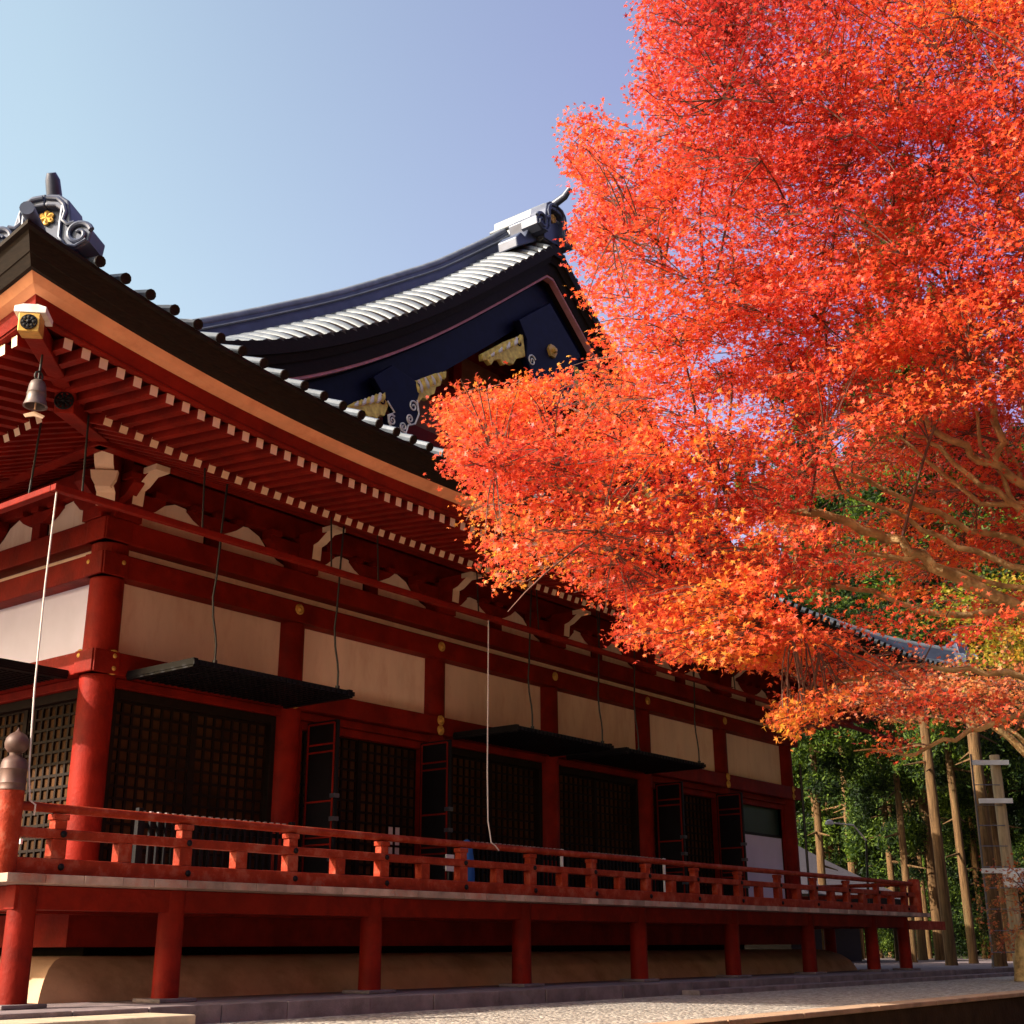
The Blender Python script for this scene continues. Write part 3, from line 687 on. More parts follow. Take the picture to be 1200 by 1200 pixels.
    bodyM = [(8.55, 12.3), (8.8, 11.95), (8.78, 11.55), (9.0, 11.2), (8.95, 10.95), (9.2, 10.85), (9.35, 10.95), (9.6, 10.55), (9.85, 10.95), (10.0, 10.85), (10.25, 10.95), (10.2, 11.2), (10.42, 11.55), (10.4, 11.95), (10.65, 12.3), (9.6, 13.1)]
    def carve(name, poly, m_, dy, th, par=hall):
        g = MB(); g.prism(poly if sg < 0 else poly, (0, Yv-sg*dy, 0), (1, 0, 0), (0, 0, 1), (0, -sg, 0), th); return g.build(name, m_, par, bevel=.012)
    def spiral(g, c, r0, turns, a0, dirn, y):
        n = 26
        g.tube([(c[0]+r*math.cos(a), y, c[1]+r*math.sin(a)) for a, r in zip(a0+dirn*np.linspace(0, turns*2*math.pi, n), np.linspace(r0, .015, n))], np.linspace(.018, .012, n), 6)
    for mir in (0, 1):
        mm = (lambda P_: P_) if not mir else (lambda P_: [(LX-u, w) for u, w in P_][::-1])
        bo = carve('pendant', mm(bodyL), NAVY, .22, .12)
        g = MB(); yy = Yv-sg*.215
        for c, r0, a0, dr in (((5.03, 8.99), .10, 1.0, 1), ((5.17, 8.84), .08, 3.6, 1), ((5.31, 8.96), .09, -1.2, -1), ((5.47, 9.16), .09, -1.5, -1), ((5.55, 9.42), .12, -.4, 1)):
            cc = c if not mir else (LX-c[0], c[1]); spiral(g, cc, r0, 1.6, a0 if not mir else math.pi-a0, dr if not mir else -dr, yy)
        ol = mm([(4.90, 9.30), (5.08, 9.15), (4.93, 9.05), (4.95, 8.93), (5.05, 8.82), (5.17, 8.74), (5.35, 8.81), (5.43, 9.03), (5.60, 9.11), (5.69, 9.32), (5.64, 9.57)])
        g.tube([(u, yy, w) for u, w in ol], .017, 6); g.build('scroll_lines', CARV, bo)
        for poly, sx_ in ((wL, 4.45), (wR, 5.95), (mL, 8.1)):
            wo = carve('wing_carving', mm(poly), GILT, .24, .10)
            g = MB(); xs_ = [p_[0] for p_ in poly]; 
            base = np.array(poly[0]); tip = np.array(max(poly, key=lambda p_: abs(p_[0]-poly[0][0])+abs(p_[1]-poly[0][1])))
            cen = np.mean(np.array(poly), axis=0)
            for k in range(9):
                f = .06+.86*k/9; q = base+(tip-base)*f; dn = np.array((.10*(1 if tip[0] > base[0] else -1), -.22*(1-f*.75)))
                pl = [q+np.array((0, .02)), q+dn*.45+np.array((.015, 0)), q+dn*.8, q+dn]
                pl = [(p_[0] if not mir else LX-p_[0], p_[1]) for p_ in pl]; w_ = .055*(1-f*.5)
                g.tube([(u, Yv-sg*.25, w) for u, w in pl], [w_*.5, w_, w_*.9, w_*.35], 8, k % 2)
            g.build('carved_feathers', [GILT, CARV], wo, smooth=True)
            g = MB(); c = base+(tip-base)*.10+np.array((0, -.13)); c = (c[0] if not mir else LX-c[0], c[1]); spiral(g, c, .085, 1.4, 1.2, 1, Yv-sg*.235); g.build('scroll_lines', BLK, wo)
    bo = carve('pendant', bodyM, NAVY, .20, .16)
    g = MB()
    for c, r0, dr in (((9.05, 11.08), .12, 1), ((9.3, 11.0), .1, -1), ((10.15, 11.08), .12, -1), ((9.9, 11.0), .1, 1), ((8.95, 11.55), .13, 1), ((10.25, 11.55), .13, -1)): spiral(g, c, r0, 1.6, .5, dr, Yv-sg*.195)
    g.build('scroll_lines', CARV, bo)
    g = MB(); g.lathe([(0, 0), (.15, 0), (.15, .05), (.07, .07), (.05, .13), (0, .14)], (9.6, Yv-sg*.2, 12.0), 6, axis=(0, sg, 0)); g.build('boss', GOLD, bo)
    # ridge end ornament
    og = ornament((9.6, Yv-sg*.12, 14.62), (0, sg, 0), 1.2, hall, False)
    return og
gable(-.45, -1); gable(LY+.45, 1)
mr = MB()
for dz, wd, hh in ((-.15, .56, .30), (.03, .46, .06)):
    mr.box(9.6-wd/2, 9.6+wd/2, -.30, LY+.30, 14.75+dz-hh/2, 14.75+dz+hh/2)
mr.build('main_ridge', TILE, hall, bevel=.02)
rc = MB(); rc.tube([(9.6, .2, 14.84), (9.6, LY-.2, 14.84)], .09, 12); rc.build('ridge_cap', TILE, hall, smooth=True)
for y0, y1 in ((-.32, 1.05), (LY-1.05, LY+.32)):   # raised end of the main ridge above the gable
    m = MB(); m.box(9.6-.30, 9.6+.30, y0, y1, 14.5, 15.02); m.box(9.6-.36, 9.6+.36, y0-.03, y1+.03, 15.023, 15.10); m.box(9.6-.24, 9.6+.24, y0, y1, 15.103, 15.34); m.build('ridge_end', TILE, hall, bevel=.03)
    rc = MB(); rc.tube([(9.6, y0, 15.36), (9.6, y1, 15.36)], .11, 12); rc.build('ridge_cap', TILE, hall, smooth=True)
    for sg in (-1, 1):
        sd = MB(); ym = y0+.25 if y0 < 5 else y1-.65
        sd.prism([(.28, 14.45), (.98, 14.0), (1.02, 14.22), (.86, 14.40), (.72, 14.36), (.60, 14.60), (.66, 14.80), (.46, 14.98), (.28, 15.0)], (9.6, ym+.4, 0), (sg, 0, 0), (0, 0, 1), (0, -1, 0), .5)
        sd.build('ridge_shoulder', TILED, hall, bevel=.03)

# ------------------------------------------------------------------ veranda
ver = thing('veranda', 'raised red veranda deck on posts running round the front of the temple hall', 'veranda', (LX/2, -1.2, 0))
DE = 2.36
m = MB(); random.seed(3)
x = -DE
while x < LX+DE-.01:
    w = min(random.uniform(.40, .50), LX+DE-x); j = random.uniform(-.008, .006); m.box(x, x+w-.006, -DE+j, -.15, ZF-.085, ZF); x += w
y = -.14
while y < LY+1:
    w = random.uniform(.40, .5); j = random.uniform(-.008, .006); m.box(-DE+j, -.15, y, y+w-.006, ZF-.085, ZF); m.box(LX+.15, LX+DE-j, y, y+w-.006, ZF-.085, ZF); y += w
m.build('deck', DECK, ver, bevel=.005)
supx = [-1.85]+[k*B for k in range(7)]+[LX+1.85]
for (a, b) in (((-2.0, -1.85), (LX+2.0, -1.85)), ((-2.0, -.5), (LX+2.0, -.5))):
    m = MB(); m.box(a[0], b[0], a[1]-.09, a[1]+.09, .955, ZF-.087); m.build('beam', RED, ver, bevel=.01)
for xx in (-1.85, LX+1.85):
    m = MB(); m.box(xx-.09, xx+.09, -1.755, LY+1, .95, ZF-.087); m.build('beam', RED, ver, bevel=.01)
def support(x, y):
    p = MB(); n = 16; r = .145
    p.lathe([(0, .065), (r*1.02, .065), (r, .3), (r*.97, .96), (r*.97, ZF-.09), (0, ZF-.09)], (x, y, 0), 20); o = p.build('support_post', RED, ver, smooth=True)
    b = MB(); b.box(x-.25, x+.25, y-.24, y+.24, .023, .066); b.build('base_stone', STONE, o, bevel=.01)
for xx in supx: support(xx, -1.85)
for k in range(0, 6): support(-1.85, k*B); support(LX+1.85, k*B)
m = MB(); m.box(LX+1.95, LX+4.3, -1.98, -1.80, .92, 1.12); m.build('side_beam', REDW, ver, bevel=.01)

# ------------------------------------------------------------------ railing
rail = thing('veranda_railing', 'weathered red wooden railing with three rails along the veranda edge', 'railing', (LX/2, -2.1, ZF))
RY = -2.1; XL, XR = -2.27, LX+2.17
def rails(P0, P1, ext0, ext1):
    P0 = np.array(P0, float); P1 = np.array(P1, float)
    d = (P1-P0)/np.linalg.norm(P1-P0)
    for nm, z, w, h in (('bottom_rail', ZF+.085, .15, .16), ('mid_rail', ZF+.41, .13, .095)):
        m = MB(); m.bar(P0+d*.1+(0, 0, z), P1-d*.1+(0, 0, z), w, h); m.build(nm, REDW, rail, bevel=.012)
    m = MB(); n = int(np.linalg.norm(P1-P0)/.8); pts = [P0+(P1-P0)*i/n+(0, 0, ZF+.665) for i in range(n+1)]; pts[0] = pts[0]+d*.1; pts[-1] = pts[-1]-d*.1
    m.tube(pts, .047, 12); m.build('top_rail', REDW, rail, smooth=True)
def strut(x, y, tall, along_x=True):
    w = .095; p = MB()
    def bx(u0, u1, v0, v1, z0, z1):
        if along_x: p.box(x+u0, x+u1, y+v0, y+v1, z0, z1)
        else: p.box(x+v0, x+v1, y+u0, y+u1, z0, z1)
    bx(-.085, .085, -.06, .06, ZF+.165, ZF+.3625)
    if tall:
        bx(-.07, .07, -.055, .055, ZF+.4575, ZF+.55); bx(-.09, .09, -.062, .062, ZF+.5505, ZF+.61)
        s = p.build('strut', REDW, rail, bevel=.008)
        k = MB()
        if along_x:
            for z, yy in ((ZF+.085, y-.075), (ZF+.41, y-.065)): k.lathe([(0, -.01), (.035, -.01), (.035, .012), (.02, .026), (0, .03)], (x+.03, yy, z), 12, axis=(0, -1, 0))
            k.build('nail_cover', BLK, s)
    else: p.build('strut', REDW, rail, bevel=.008)
rails((XL, RY, 0), (XR, RY, 0), 0, 0)
for k in range(-1, 14):
    if -1.9 < -.1+1.6*k < XR-.4: strut(-.1+1.6*k, RY, True)
    q = .7+1.6*k
    if XL+.3 < q < XR-.3: strut(q, RY, False)
for xx in (XL, XR):
    rails((xx, RY, 0), (xx, LY+.5, 0), 0, 0)
    for k in range(0, 11): strut(xx, 0+1.6*k, True, False); strut(xx, -.8+1.6*k, False, False)
def newel(x, y, fin=True):
    p = MB(); p.lathe([(0, ZF), (.130, ZF), (.128, ZF+.8), (0, ZF+.8)], (x, y, 0), 22); o = p.build('newel_post', REDW, rail, smooth=True)
    z = ZF+.80
    f = MB(); pr = [(.148, z-.0), (.152, z+.01), (.148, z+.02), (.145, z+.06), (.150, z+.07), (.145, z+.08), (.145, z+.20), (.150, z+.21), (.145, z+.22), (.142, z+.27), (.125, z+.31), (.08, z+.335), (.066, z+.35), (.068, z+.375), (.09, z+.385), (.122, z+.42), (.132, z+.47), (.120, z+.52), (.085, z+.56), (.035, z+.585), (.012, z+.61), (0, z+.635)]
    f.lathe([(a*.9, c_) for a, c_ in pr], (x, y, 0), 22); f.build('finial', FIN, o, smooth=True)
newel(XL, RY)
p = MB(); p.lathe([(0, ZF), (.142, ZF), (.14, ZF+.74), (.12, ZF+.77), (0, ZF+.78)], (XR, RY, 0), 22); p.build('newel_post', REDW, rail, smooth=True)

# ------------------------------------------------------------------ hanging things
pole = thing('hanging_pole', 'long thin red pole hung level below the eaves by black rods', 'pole', (0, -2.235, 5.27))
m = MB(); m.box(-2.29, LX+2.3, -2.29, -2.19, 5.235, 5.31); m.build('pole_front', RED, pole, bevel=.01)
m = MB(); m.box(-2.29, -2.19, -2.186, LY+2, 5.235, 5.31); m.build('pole_side', RED, pole, bevel=.01)
for xx in (-1.93, -.28, 1.85, 2.74, 4.9, 6.4, 8.1, 9.6, 11.2, 12.8, 14.5, 16):
    h = MB(); h.tube([(xx, -2.24, 5.31), (xx, -2.2, 6.02+lift(xx))], .012, 6); h.build('hanger_rod', WIRE, pole)
for yy in (-1.7, 1.0, 4.0):
    h = MB(); h.tube([(-2.24, yy, 5.31), (-2.2, yy, 6.02+lift(yy))], .012, 6); h.build('hanger_rod', WIRE, pole)
def rope(pts, label):
    m = MB(); m.tube(pts, .0095, 8)
    tag(m.build('rope', ROPE, smooth=True), label, 'rope', 'white ropes tied between pole and railing')
rope([(-2.24, -2.24, 5.23), (-2.235, -2.22, 4.2), (-2.20, -2.19, 3.1), (-2.14, -2.16, 2.3), (-2.08, -2.14, 2.0), (-2.02, -2.155, 1.96), (-2.0, -2.12, 1.86)], 'white rope hanging from the corner of the red pole to the newel post')
rope([(5.14, -2.235, 5.235), (5.15, -2.22, 4.2), (5.16, -2.2, 3.0), (5.2, -2.18, 2.3), (5.3, -2.16, 2.0), (5.4, -2.155, 1.96), (5.5, -2.14, 1.9)], 'white rope hanging from the middle of the red pole to the top rail')
bell = thing('wind_bell', 'bronze wind bell hanging from the hip rafter at the roof corner', 'bell', (-3.12, -3.12, 6.0))
m = MB(); m.tube([(-3.1, -3.1, 6.27), (-3.11, -3.11, 6.0)], .012, 6); m.tube([(-3.12+.04*math.cos(a), -3.12, 6.02+.05*math.sin(a)) for a in np.linspace(0, 6.28, 14)], .012, 6); m.build('hook', WIRE, bell)
m = MB(); m.lathe([(0, 5.98), (.04, 5.975), (.068, 5.955), (.084, 5.91), (.09, 5.84), (.096, 5.83), (.092, 5.82), (.097, 5.76), (.112, 5.71), (.120, 5.69), (.10, 5.692), (.084, 5.75), (.07, 5.9), (0, 5.94)], (-3.12, -3.12, 0), 20); m.build('bell_body', mat('aged_bronze', (.13, .10, .095), .5, metal=.4, var=.3, scale=12), bell, smooth=True)
m = MB(); m.tube([(-3.12, -3.12, 5.95), (-3.12, -3.12, 5.66)], .008, 6); m.prism([(-.10, 5.60), (0, 5.64), (.10, 5.60), (.08, 5.57), (0, 5.59), (-.08, 5.57)], (-3.12, -3.12, 0), (.8, -.6, 0), (0, 0, 1), (.6, .8, 0), .015); m.build('clapper', PALE, bell)

# ------------------------------------------------------------------ things on the veranda
def pickets(x0, x1, y, label, along_x=True):
    c = (x0+x1)/2; t = thing('picket_barrier', label, 'barrier', (c, y, ZF) if along_x else (y, c, ZF), 'black picket barriers in front of the lattice doors')
    pk = MB(); tp = MB(); q = x0
    def bx(mb, u0, u1, w0, w1, z0, z1): mb.box(u0, u1, y+w0, y+w1, z0, z1) if along_x else mb.box(y+w0, y+w1, u0, u1, z0, z1)
    while q < x1:
        bx(pk, q-.016, q+.016, -.018, .018, ZF, ZF+.86); bx(tp, q-.019, q+.019, -.022, .022, ZF+.861, ZF+.90); q += .115
    for z in (ZF+.18, ZF+.70): bx(pk, x0, x1, .019, .045, z, z+.06)
    pk.build('picket', BLK, t)['kind'] = 'stuff'; tp.build('picket_cap', mat('grey_caps', (.30, .23, .23), .5), t)['kind'] = 'stuff'
    for u in (x0-.06, x1+.06): e = MB(); bx(e, u-.035, u+.035, -.035, .035, ZF, ZF+.93); e.build('end_post', BLK, t, bevel=.006)
pickets(.42, 2.80, -.62, 'black picket barrier between the corner column and the second column')
pickets(6.75, 9.25, -.62, 'black picket barrier behind the blue cloth and white rope')
pickets(9.95, 12.4, -.62, 'black picket barrier beside the two white posts')
t_ = 'white slatted barrier standing in sun on the left side of the corner column'
bt = thing('slat_barrier', t_, 'barrier', (-.6, 1.3, ZF)); m = MB()
q = .45
while q < 2.3: m.box(-.62, -.585, q-.03, q+.03, ZF, ZF+.62); q += .12
m.box(-.583, -.55, .38, 2.35, ZF+.5, ZF+.56); m.box(-.583, -.55, .38, 2.35, ZF+.1, ZF+.16); m.build('slats', WHT, bt, bevel=.004)
cl = thing('blue_cloth', 'bright blue folded cloth draped on a thin stand behind the railing', 'cloth', (5.9, -1.2, ZF))
m = MB(); rows = []
for i, z in enumerate(np.linspace(ZF+.02, ZF+.80, 10)):
    w = .15*(1-.35*(i/9)**3); rows.append([(5.9+w*math.cos(a)+.02*math.sin(5*a+i), -1.2+.6*w*math.sin(a), z) for a in np.linspace(0, 2*math.pi, 17)])
rows.append([(5.9+.03*math.cos(a), -1.2+.03*math.sin(a), ZF+.84) for a in np.linspace(0, 2*math.pi, 17)])
m.grid(rows); m.build('drape', BLUE, cl, smooth=True)
m = MB(); m.tube([(5.9, -1.2, ZF), (5.9, -1.2, ZF+.86)], .015, 8); m.build('stand', WIRE, cl)
cd_ = thing('notice_card', 'small white notice card on a post left of the blue cloth', 'notice', (5.45, -1.25, ZF))
m = MB(); m.box(5.36, 5.54, -1.26, -1.24, ZF+.36, ZF+.60); m.build('card', WHT, cd_, bevel=.004)
m = MB(); m.tube([(5.45, -1.228, ZF), (5.45, -1.228, ZF+.5)], .012, 8); m.build('post', WIRE, cd_)
for i, (xx, yy, lb) in enumerate([(8.63, -1.0, 'taller white barrier post left of the picket barrier'), (11.9, -1.0, 'thin white barrier post far along the veranda')]):
    s_ = MB(); s_.lathe([(0, ZF), (.13, ZF), (.13, ZF+.02), (.03, ZF+.04), (.028, ZF+.8), (.04, ZF+.81), (.04, ZF+.85), (0, ZF+.86)], (xx, yy, 0), 14)
    tag(s_.build('barrier_post', WHT, smooth=True), lb, 'post')

# ------------------------------------------------------------------ low hall beyond, poles
side = thing('side_hall', 'low hall with a grey shingled hip roof beyond the end of the veranda', 'building', (35.5, 11.7, GZ))
cx, cy = 35.5, 11.7
m = MB(); m.box(cx-4, cx+1.6, cy-5.5, cy+5.5, GZ, 2.3); m.build('wall', mat('dark_boards', (0.018, 0.011, 0.009), 0.8), side)
ap = (cx-2.0, cy, 7.0); ev = [(cx-5.5, cy-7.0, 2.15), (cx+3.2, cy-7.0, 2.15), (cx+3.2, cy+7.0, 2.15), (cx-5.5, cy+7.0, 2.15)]
m = MB(); rows = []
for t in np.linspace(0, 1, 16):
    rows.append([tuple(np.array(p)*(1-t)+np.array(ap)*t+np.array((0, 0, -.5*math.sin(math.pi*t)*.6))) for p in ev+[ev[0]]])
m.grid(rows); m.build('roof', SHIN, side)
m = MB()
for p, q in zip(ev, ev[1:]+ev[:1]): m.bar(np.array(p)+(0, 0, -.12), np.array(q)+(0, 0, -.12), .15, .22)
m.build('eave', LAT, side)

def lamp():
    g = sight(1017, 1100, 38); t = thing('street_lamp', 'thin dark lamp post with a curved arm among the cedars', 'lamp', (g[0], g[1], GZ))
    top = sight(1015, 985, 38); arm = sight(972, 964, 37.5); mid = sight(1000, 967, 37.8)
    m = MB(); m.tube([(g[0], g[1], GZ), (top[0], top[1], top[2])], [.045, .03], 10); m.build('pole', WIRE, t, smooth=True)
    m = MB(); m.tube([top, mid, arm], [.028, .022, .022], 8); m.build('arm', WHT, t, smooth=True)
    m = MB(); m.lathe([(0, -.05), (.12, -.05), (.10, .04), (.03, .08), (0, .08)], arm, 12); m.build('lamp_head', WHT, t, smooth=True)
lamp()
def post():
    g = sight(953, 1100, 30); m = MB(); z = sight(953, 895, 30)[2]
    m.tube([(g[0], g[1], GZ), (g[0], g[1], z)], .03, 8); tag(m.build('flag_pole', WIRE, smooth=True), 'thin dark upright pole just past the end wall of the temple hall', 'pole')
post()
def upole():
    g = sight(1192, 1100, 36); t = thing('utility_pole', 'sunlit wooden utility pole with white crossarms beside the big cedar', 'utility pole', (g[0], g[1], GZ))
    top = sight(1166, 885, 36); base = np.array((g[0], g[1], GZ)); top = np.array((g[0], g[1], top[2]))
    rr = np.array((RT[0], RT[1], 0)); rr /= np.linalg.norm(rr); bk = np.array((-rr[1], rr[0], 0))
    m = MB(); m.tube([base, top], [.17, .13], 12); m.build('pole', mat('pole_wood', (.42, .30, .17), .85, var=.3, scale=6, stretch=(3, 3, .4)), t, smooth=True)
    for f, w in ((.96, .9), (.78, .8), (.46, 1.0)):
        p = base+(top-base)*f-bk*.2
        m = MB(); m.bar(p-rr*w*.75, p+rr*w*.3, .1, .12); m.build('crossarm', WHT, t)
    p = base+(top-base)*.43-bk*.25; m = MB(); m.box(p[0]-.2, p[0]+.2, p[1]-.2, p[1]+.2, p[2]-.25, p[2]+.1); m.build('junction_box', WHT, t, bevel=.02)
    lad = MB(); q0, q1 = base-rr*.75-bk*.2, top-rr*.68-bk*.2
    lad.tube([q0, q1], .022, 6)
    for k in range(9):
        f = .1+.85*k/9; lad.tube([q0+(q1-q0)*f, base+(top-base)*f-bk*.15], .012, 5)
    lad.build('ladder', mat('galvanised', (.16, .16, .18), .5, metal=.5), t)
upole()

# ------------------------------------------------------------------ trees
def raw_mesh(name, V, nper, parent, m_, smooth=False):
    """many separate polygons of nper corners from an (n*nper, 3) array"""
    V = np.asarray(V, np.float32); n = len(V)//nper; V = V-wpos(parent).astype(np.float32)
    me = bpy.data.meshes.new(name); me.vertices.add(len(V)); me.vertices.foreach_set('co', V.ravel())
    me.loops.add(n*nper); me.loops.foreach_set('vertex_index', np.arange(n*nper, dtype=np.int32))
    me.polygons.add(n); me.polygons.foreach_set('loop_start', np.arange(0, n*nper, nper, dtype=np.int32))
    try: me.polygons.foreach_set('loop_total', np.full(n, nper, np.int32))
    except Exception: pass
    me.materials.append(m_); me.update(calc_edges=True); me.validate()
    o = bpy.data.objects.new(name, me); COL.objects.link(o); o.parent = parent
    return o

# star of five lobes
STAR = []
for k, (l, w) in enumerate([(.62, .0), (.92, .0), (1.08, .0), (.92, .0), (.62, .0)]):
    a = math.radians(-118+59*k)
    STAR.append((l*math.sin(a), l*math.cos(a)))
    if k < 4:
        a2 = math.radians(-118+59*k+29.5); STAR.append((.34*math.sin(a2), .34*math.cos(a2)))
STAR.append((0, -.22)); STAR = np.array(STAR)     # 10 corners
def leaves(P, Nrm, size, rng):
    n = len(P); a = rng.uniform(0, 2*math.pi, n)
    N_ = Nrm/np.linalg.norm(Nrm, axis=1)[:, None]
    ref = np.where(np.abs(N_[:, 2:3]) < .9, np.array([[0, 0, 1.0]]), np.array([[1.0, 0, 0]]))
    U = np.cross(N_, ref); U /= np.linalg.norm(U, axis=1)[:, None]; V = np.cross(N_, U)
    ca, sa = np.cos(a)[:, None], np.sin(a)[:, None]
    U2, V2 = U*ca+V*sa, -U*sa+V*ca
    s = (size*rng.uniform(.7, 1.25, n))[:, None, None]
    cup = -0.22*(STAR**2).sum(1)
    return (P[:, None, :]+s*(STAR[None, :, 0:1]*U2[:, None, :]+STAR[None, :, 1:2]*V2[:, None, :]+cup[None, :, None]*N_[:, None, :])).reshape(-1, 3)

def inside(px, py, poly):
    poly = np.array(poly, float); r = np.zeros(len(px), bool); j = len(poly)-1
    for i in range(len(poly)):
        c = ((poly[i, 1] > py) != (poly[j, 1] > py)) & (px < (poly[j, 0]-poly[i, 0])*(py-poly[i, 1])/(poly[j, 1]-poly[i, 1]+1e-9)+poly[i, 0])
        r ^= c; j = i
    return r

def curve(a, b, sag=0.0, n=6, wob=0.0, rng=None):
    a, b = np.array(a), np.array(b); out = []
    w = rng.normal(0, wob, 3) if rng is not None else np.zeros(3)
    for t in np.linspace(0, 1, n): out.append(a+(b-a)*t+np.array((0, 0, sag))*math.sin(math.pi*t)+w*math.sin(math.pi*t))
    return out

def maple(name, label, limbs, trunk, polys, dens, rng, leafm, lsize, dist, group=None, nsec=70, per=75, R=.42, cut=False):
    t = thing(name, label, 'tree', trunk[0], group)
    tm = MB(); tm.tube(trunk, np.linspace(.30, .17, len(trunk)), 14); tm.build('trunk', BARK, t, smooth=True)
    skel = [[np.array(p, float), .11] for p in trunk[1:]]
    for pts, r0, r1 in limbs:
        P = [np.array(q, float) for q in pts]
        Q = []
        for i in range(len(P)-1):
            for s in np.linspace(0, 1, 5)[:-1]: Q.append(P[i]+(P[i+1]-P[i])*s+rng.normal(0, .025, 3)*(1 if 0 < s else .3))
        Q.append(P[-1]); rr = np.linspace(r0, r1, len(Q))
        lm = MB(); lm.tube(Q, rr*(.8 if cut else 1), 9); lm.build('limb', BARK, t, smooth=True)
        skel += [[q, r] for q, r in zip(Q, rr)]
    SK = np.array([q for q, _ in skel]); base = np.array(trunk[-1])
    # spray centres
    C = []
    for poly, n in polys:
        pa = np.array(poly, float); lo, hi = pa.min(0), pa.max(0); got = 0
        while got < n:
            px = rng.uniform(lo[0], hi[0], 400); py = rng.uniform(lo[1], hi[1], 400); ok = inside(px, py, poly)
            for x_, y_ in zip(px[ok], py[ok]):
                if got >= n: break
                C.append(sight(x_, y_, dist(x_, y_, rng))); got += 1
    C = np.array(C)
    if cut:      # maple boughs lie in flat tiers with air between them
        ph = .35*np.sin(C[:, 0]*.9+1.3)+.35*np.sin(C[:, 1]*1.1+.4)+.22*np.sin(C[:, 0]*2.3-C[:, 1]*1.7)+.10*np.hypot(C[:, 0]-trunk[-1][0], C[:, 1]-trunk[-1][1])
        zz = (C[:, 2]+ph)/.62; C[:, 2] += .72*(np.round(zz)-zz)*.62
    tw = MB()
    # secondary boughs
    idx = rng.choice(len(C), min(nsec, len(C)), replace=False); nodes = [SK]
    for i in idx:
        c = C[i]; d = np.linalg.norm(SK-c, axis=1)+.35*np.linalg.norm(SK-base, axis=1); j = int(np.argmin(d)); L_ = np.linalg.norm(SK[j]-c)
        if L_ < .3 or L_ > 3.2: continue
        if cut:
            qx, qy, _ = seen(np.array(curve(SK[j], c, .12*L_, 8))); okk = np.zeros(8, bool)
            for pl, _n in polys: okk |= inside(qx, qy, pl)
            cx0, cy0, _ = seen(c)
            mg = all(any(inside(cx0+a_, cy0+b_, pl)[0] for pl, _n in polys) for a_, b_ in ((-22, 0), (22, 0), (0, 26), (0, -22)))
            if (~okk).sum() > 0 or not mg: continue
        pts = curve(SK[j], c, .12*L_, 8, .05*L_, rng); r0 = min(.017, .5*skel[j][1]+.006)
        tw.tube(pts, np.linspace(r0, .007, 8), 6); nodes.append(np.array(pts[2:]))
    ND = np.concatenate(nodes)
    P, N_ = [], []
    for c in C:
        d = np.linalg.norm(ND-c, axis=1); j = int(np.argmin(d)); L_ = d[j]
        if .08 < L_ < 1.1 and (not cut or any(inside(*seen((ND[j]+c)/2)[:2], pl)[0] for pl, _n in polys)): tw.tube(curve(ND[j], c, .05*L_, 5, .05*L_, rng), np.linspace(.0085, .0035, 5), 4)
        out = c-base; out[2] = out[2]*.12-.12; out = out/(np.linalg.norm(out)+1e-6)
        sidev = np.array((-out[1], out[0], 0)); n = int(per*rng.uniform(.6, 1.35)); R_ = R*rng.uniform(.7, 1.3)
        tilt = rng.normal(0, .14, 2)
        fg = rng.integers(-3, 4, n)*.34+rng.normal(0, .075, n)+rng.normal(0, .1); rad_ = 1.75*np.sqrt(rng.uniform(.01, 1, n))
        u = rad_*np.cos(fg)-.75; wv = rad_*np.sin(fg)*.85+rng.normal(0, .05, n)
        hz = rng.normal(0, .085, n)-.30*np.maximum(u, -.2)**2
        pp = c+R_*(u[:, None]*(out+np.array((0, 0, tilt[0]))))+R_*wv[:, None]*(sidev+np.array((0, 0, tilt[1])))
        pp[:, 2] += R_*hz
        # a few visible twig ribs
        for k in range(4):
            e = c+R_*(rng.uniform(.5, .95)*out+rng.normal(0, .4)*sidev)+np.array((0, 0, -.1*R_))
            if cut:
                qx, qy, _ = seen(e)
                if not any(inside(qx, qy, pl)[0] for pl, _n in polys): continue
            tw.tube([c, (c+e)/2+(0, 0, .02), e], [.0035, .003, .0018], 3, caps=False)
        P.append(pp); nn = np.array((0, 0, .75))+.30*out+rng.normal(0, .62, (n, 3)); N_.append(nn)
    P = np.concatenate(P); N_ = np.concatenate(N_)
    if cut:      # trim stray sprays so the crown keeps its outline and the openings round the big limbs
        qx, qy, _ = seen(P); qx = qx+rng.normal(0, 9, len(P)); qy = qy+rng.normal(0, 8, len(P)); ok = np.zeros(len(P), bool)
        for pl, _n in polys: ok |= inside(qx, qy, pl)
        P, N_ = P[ok], N_[ok]
    raw_mesh('foliage', leaves(P, N_, np.full(len(P), lsize), rng), 10, t, leafm)
    tw.build('twigs', TWIG, t)
    return t

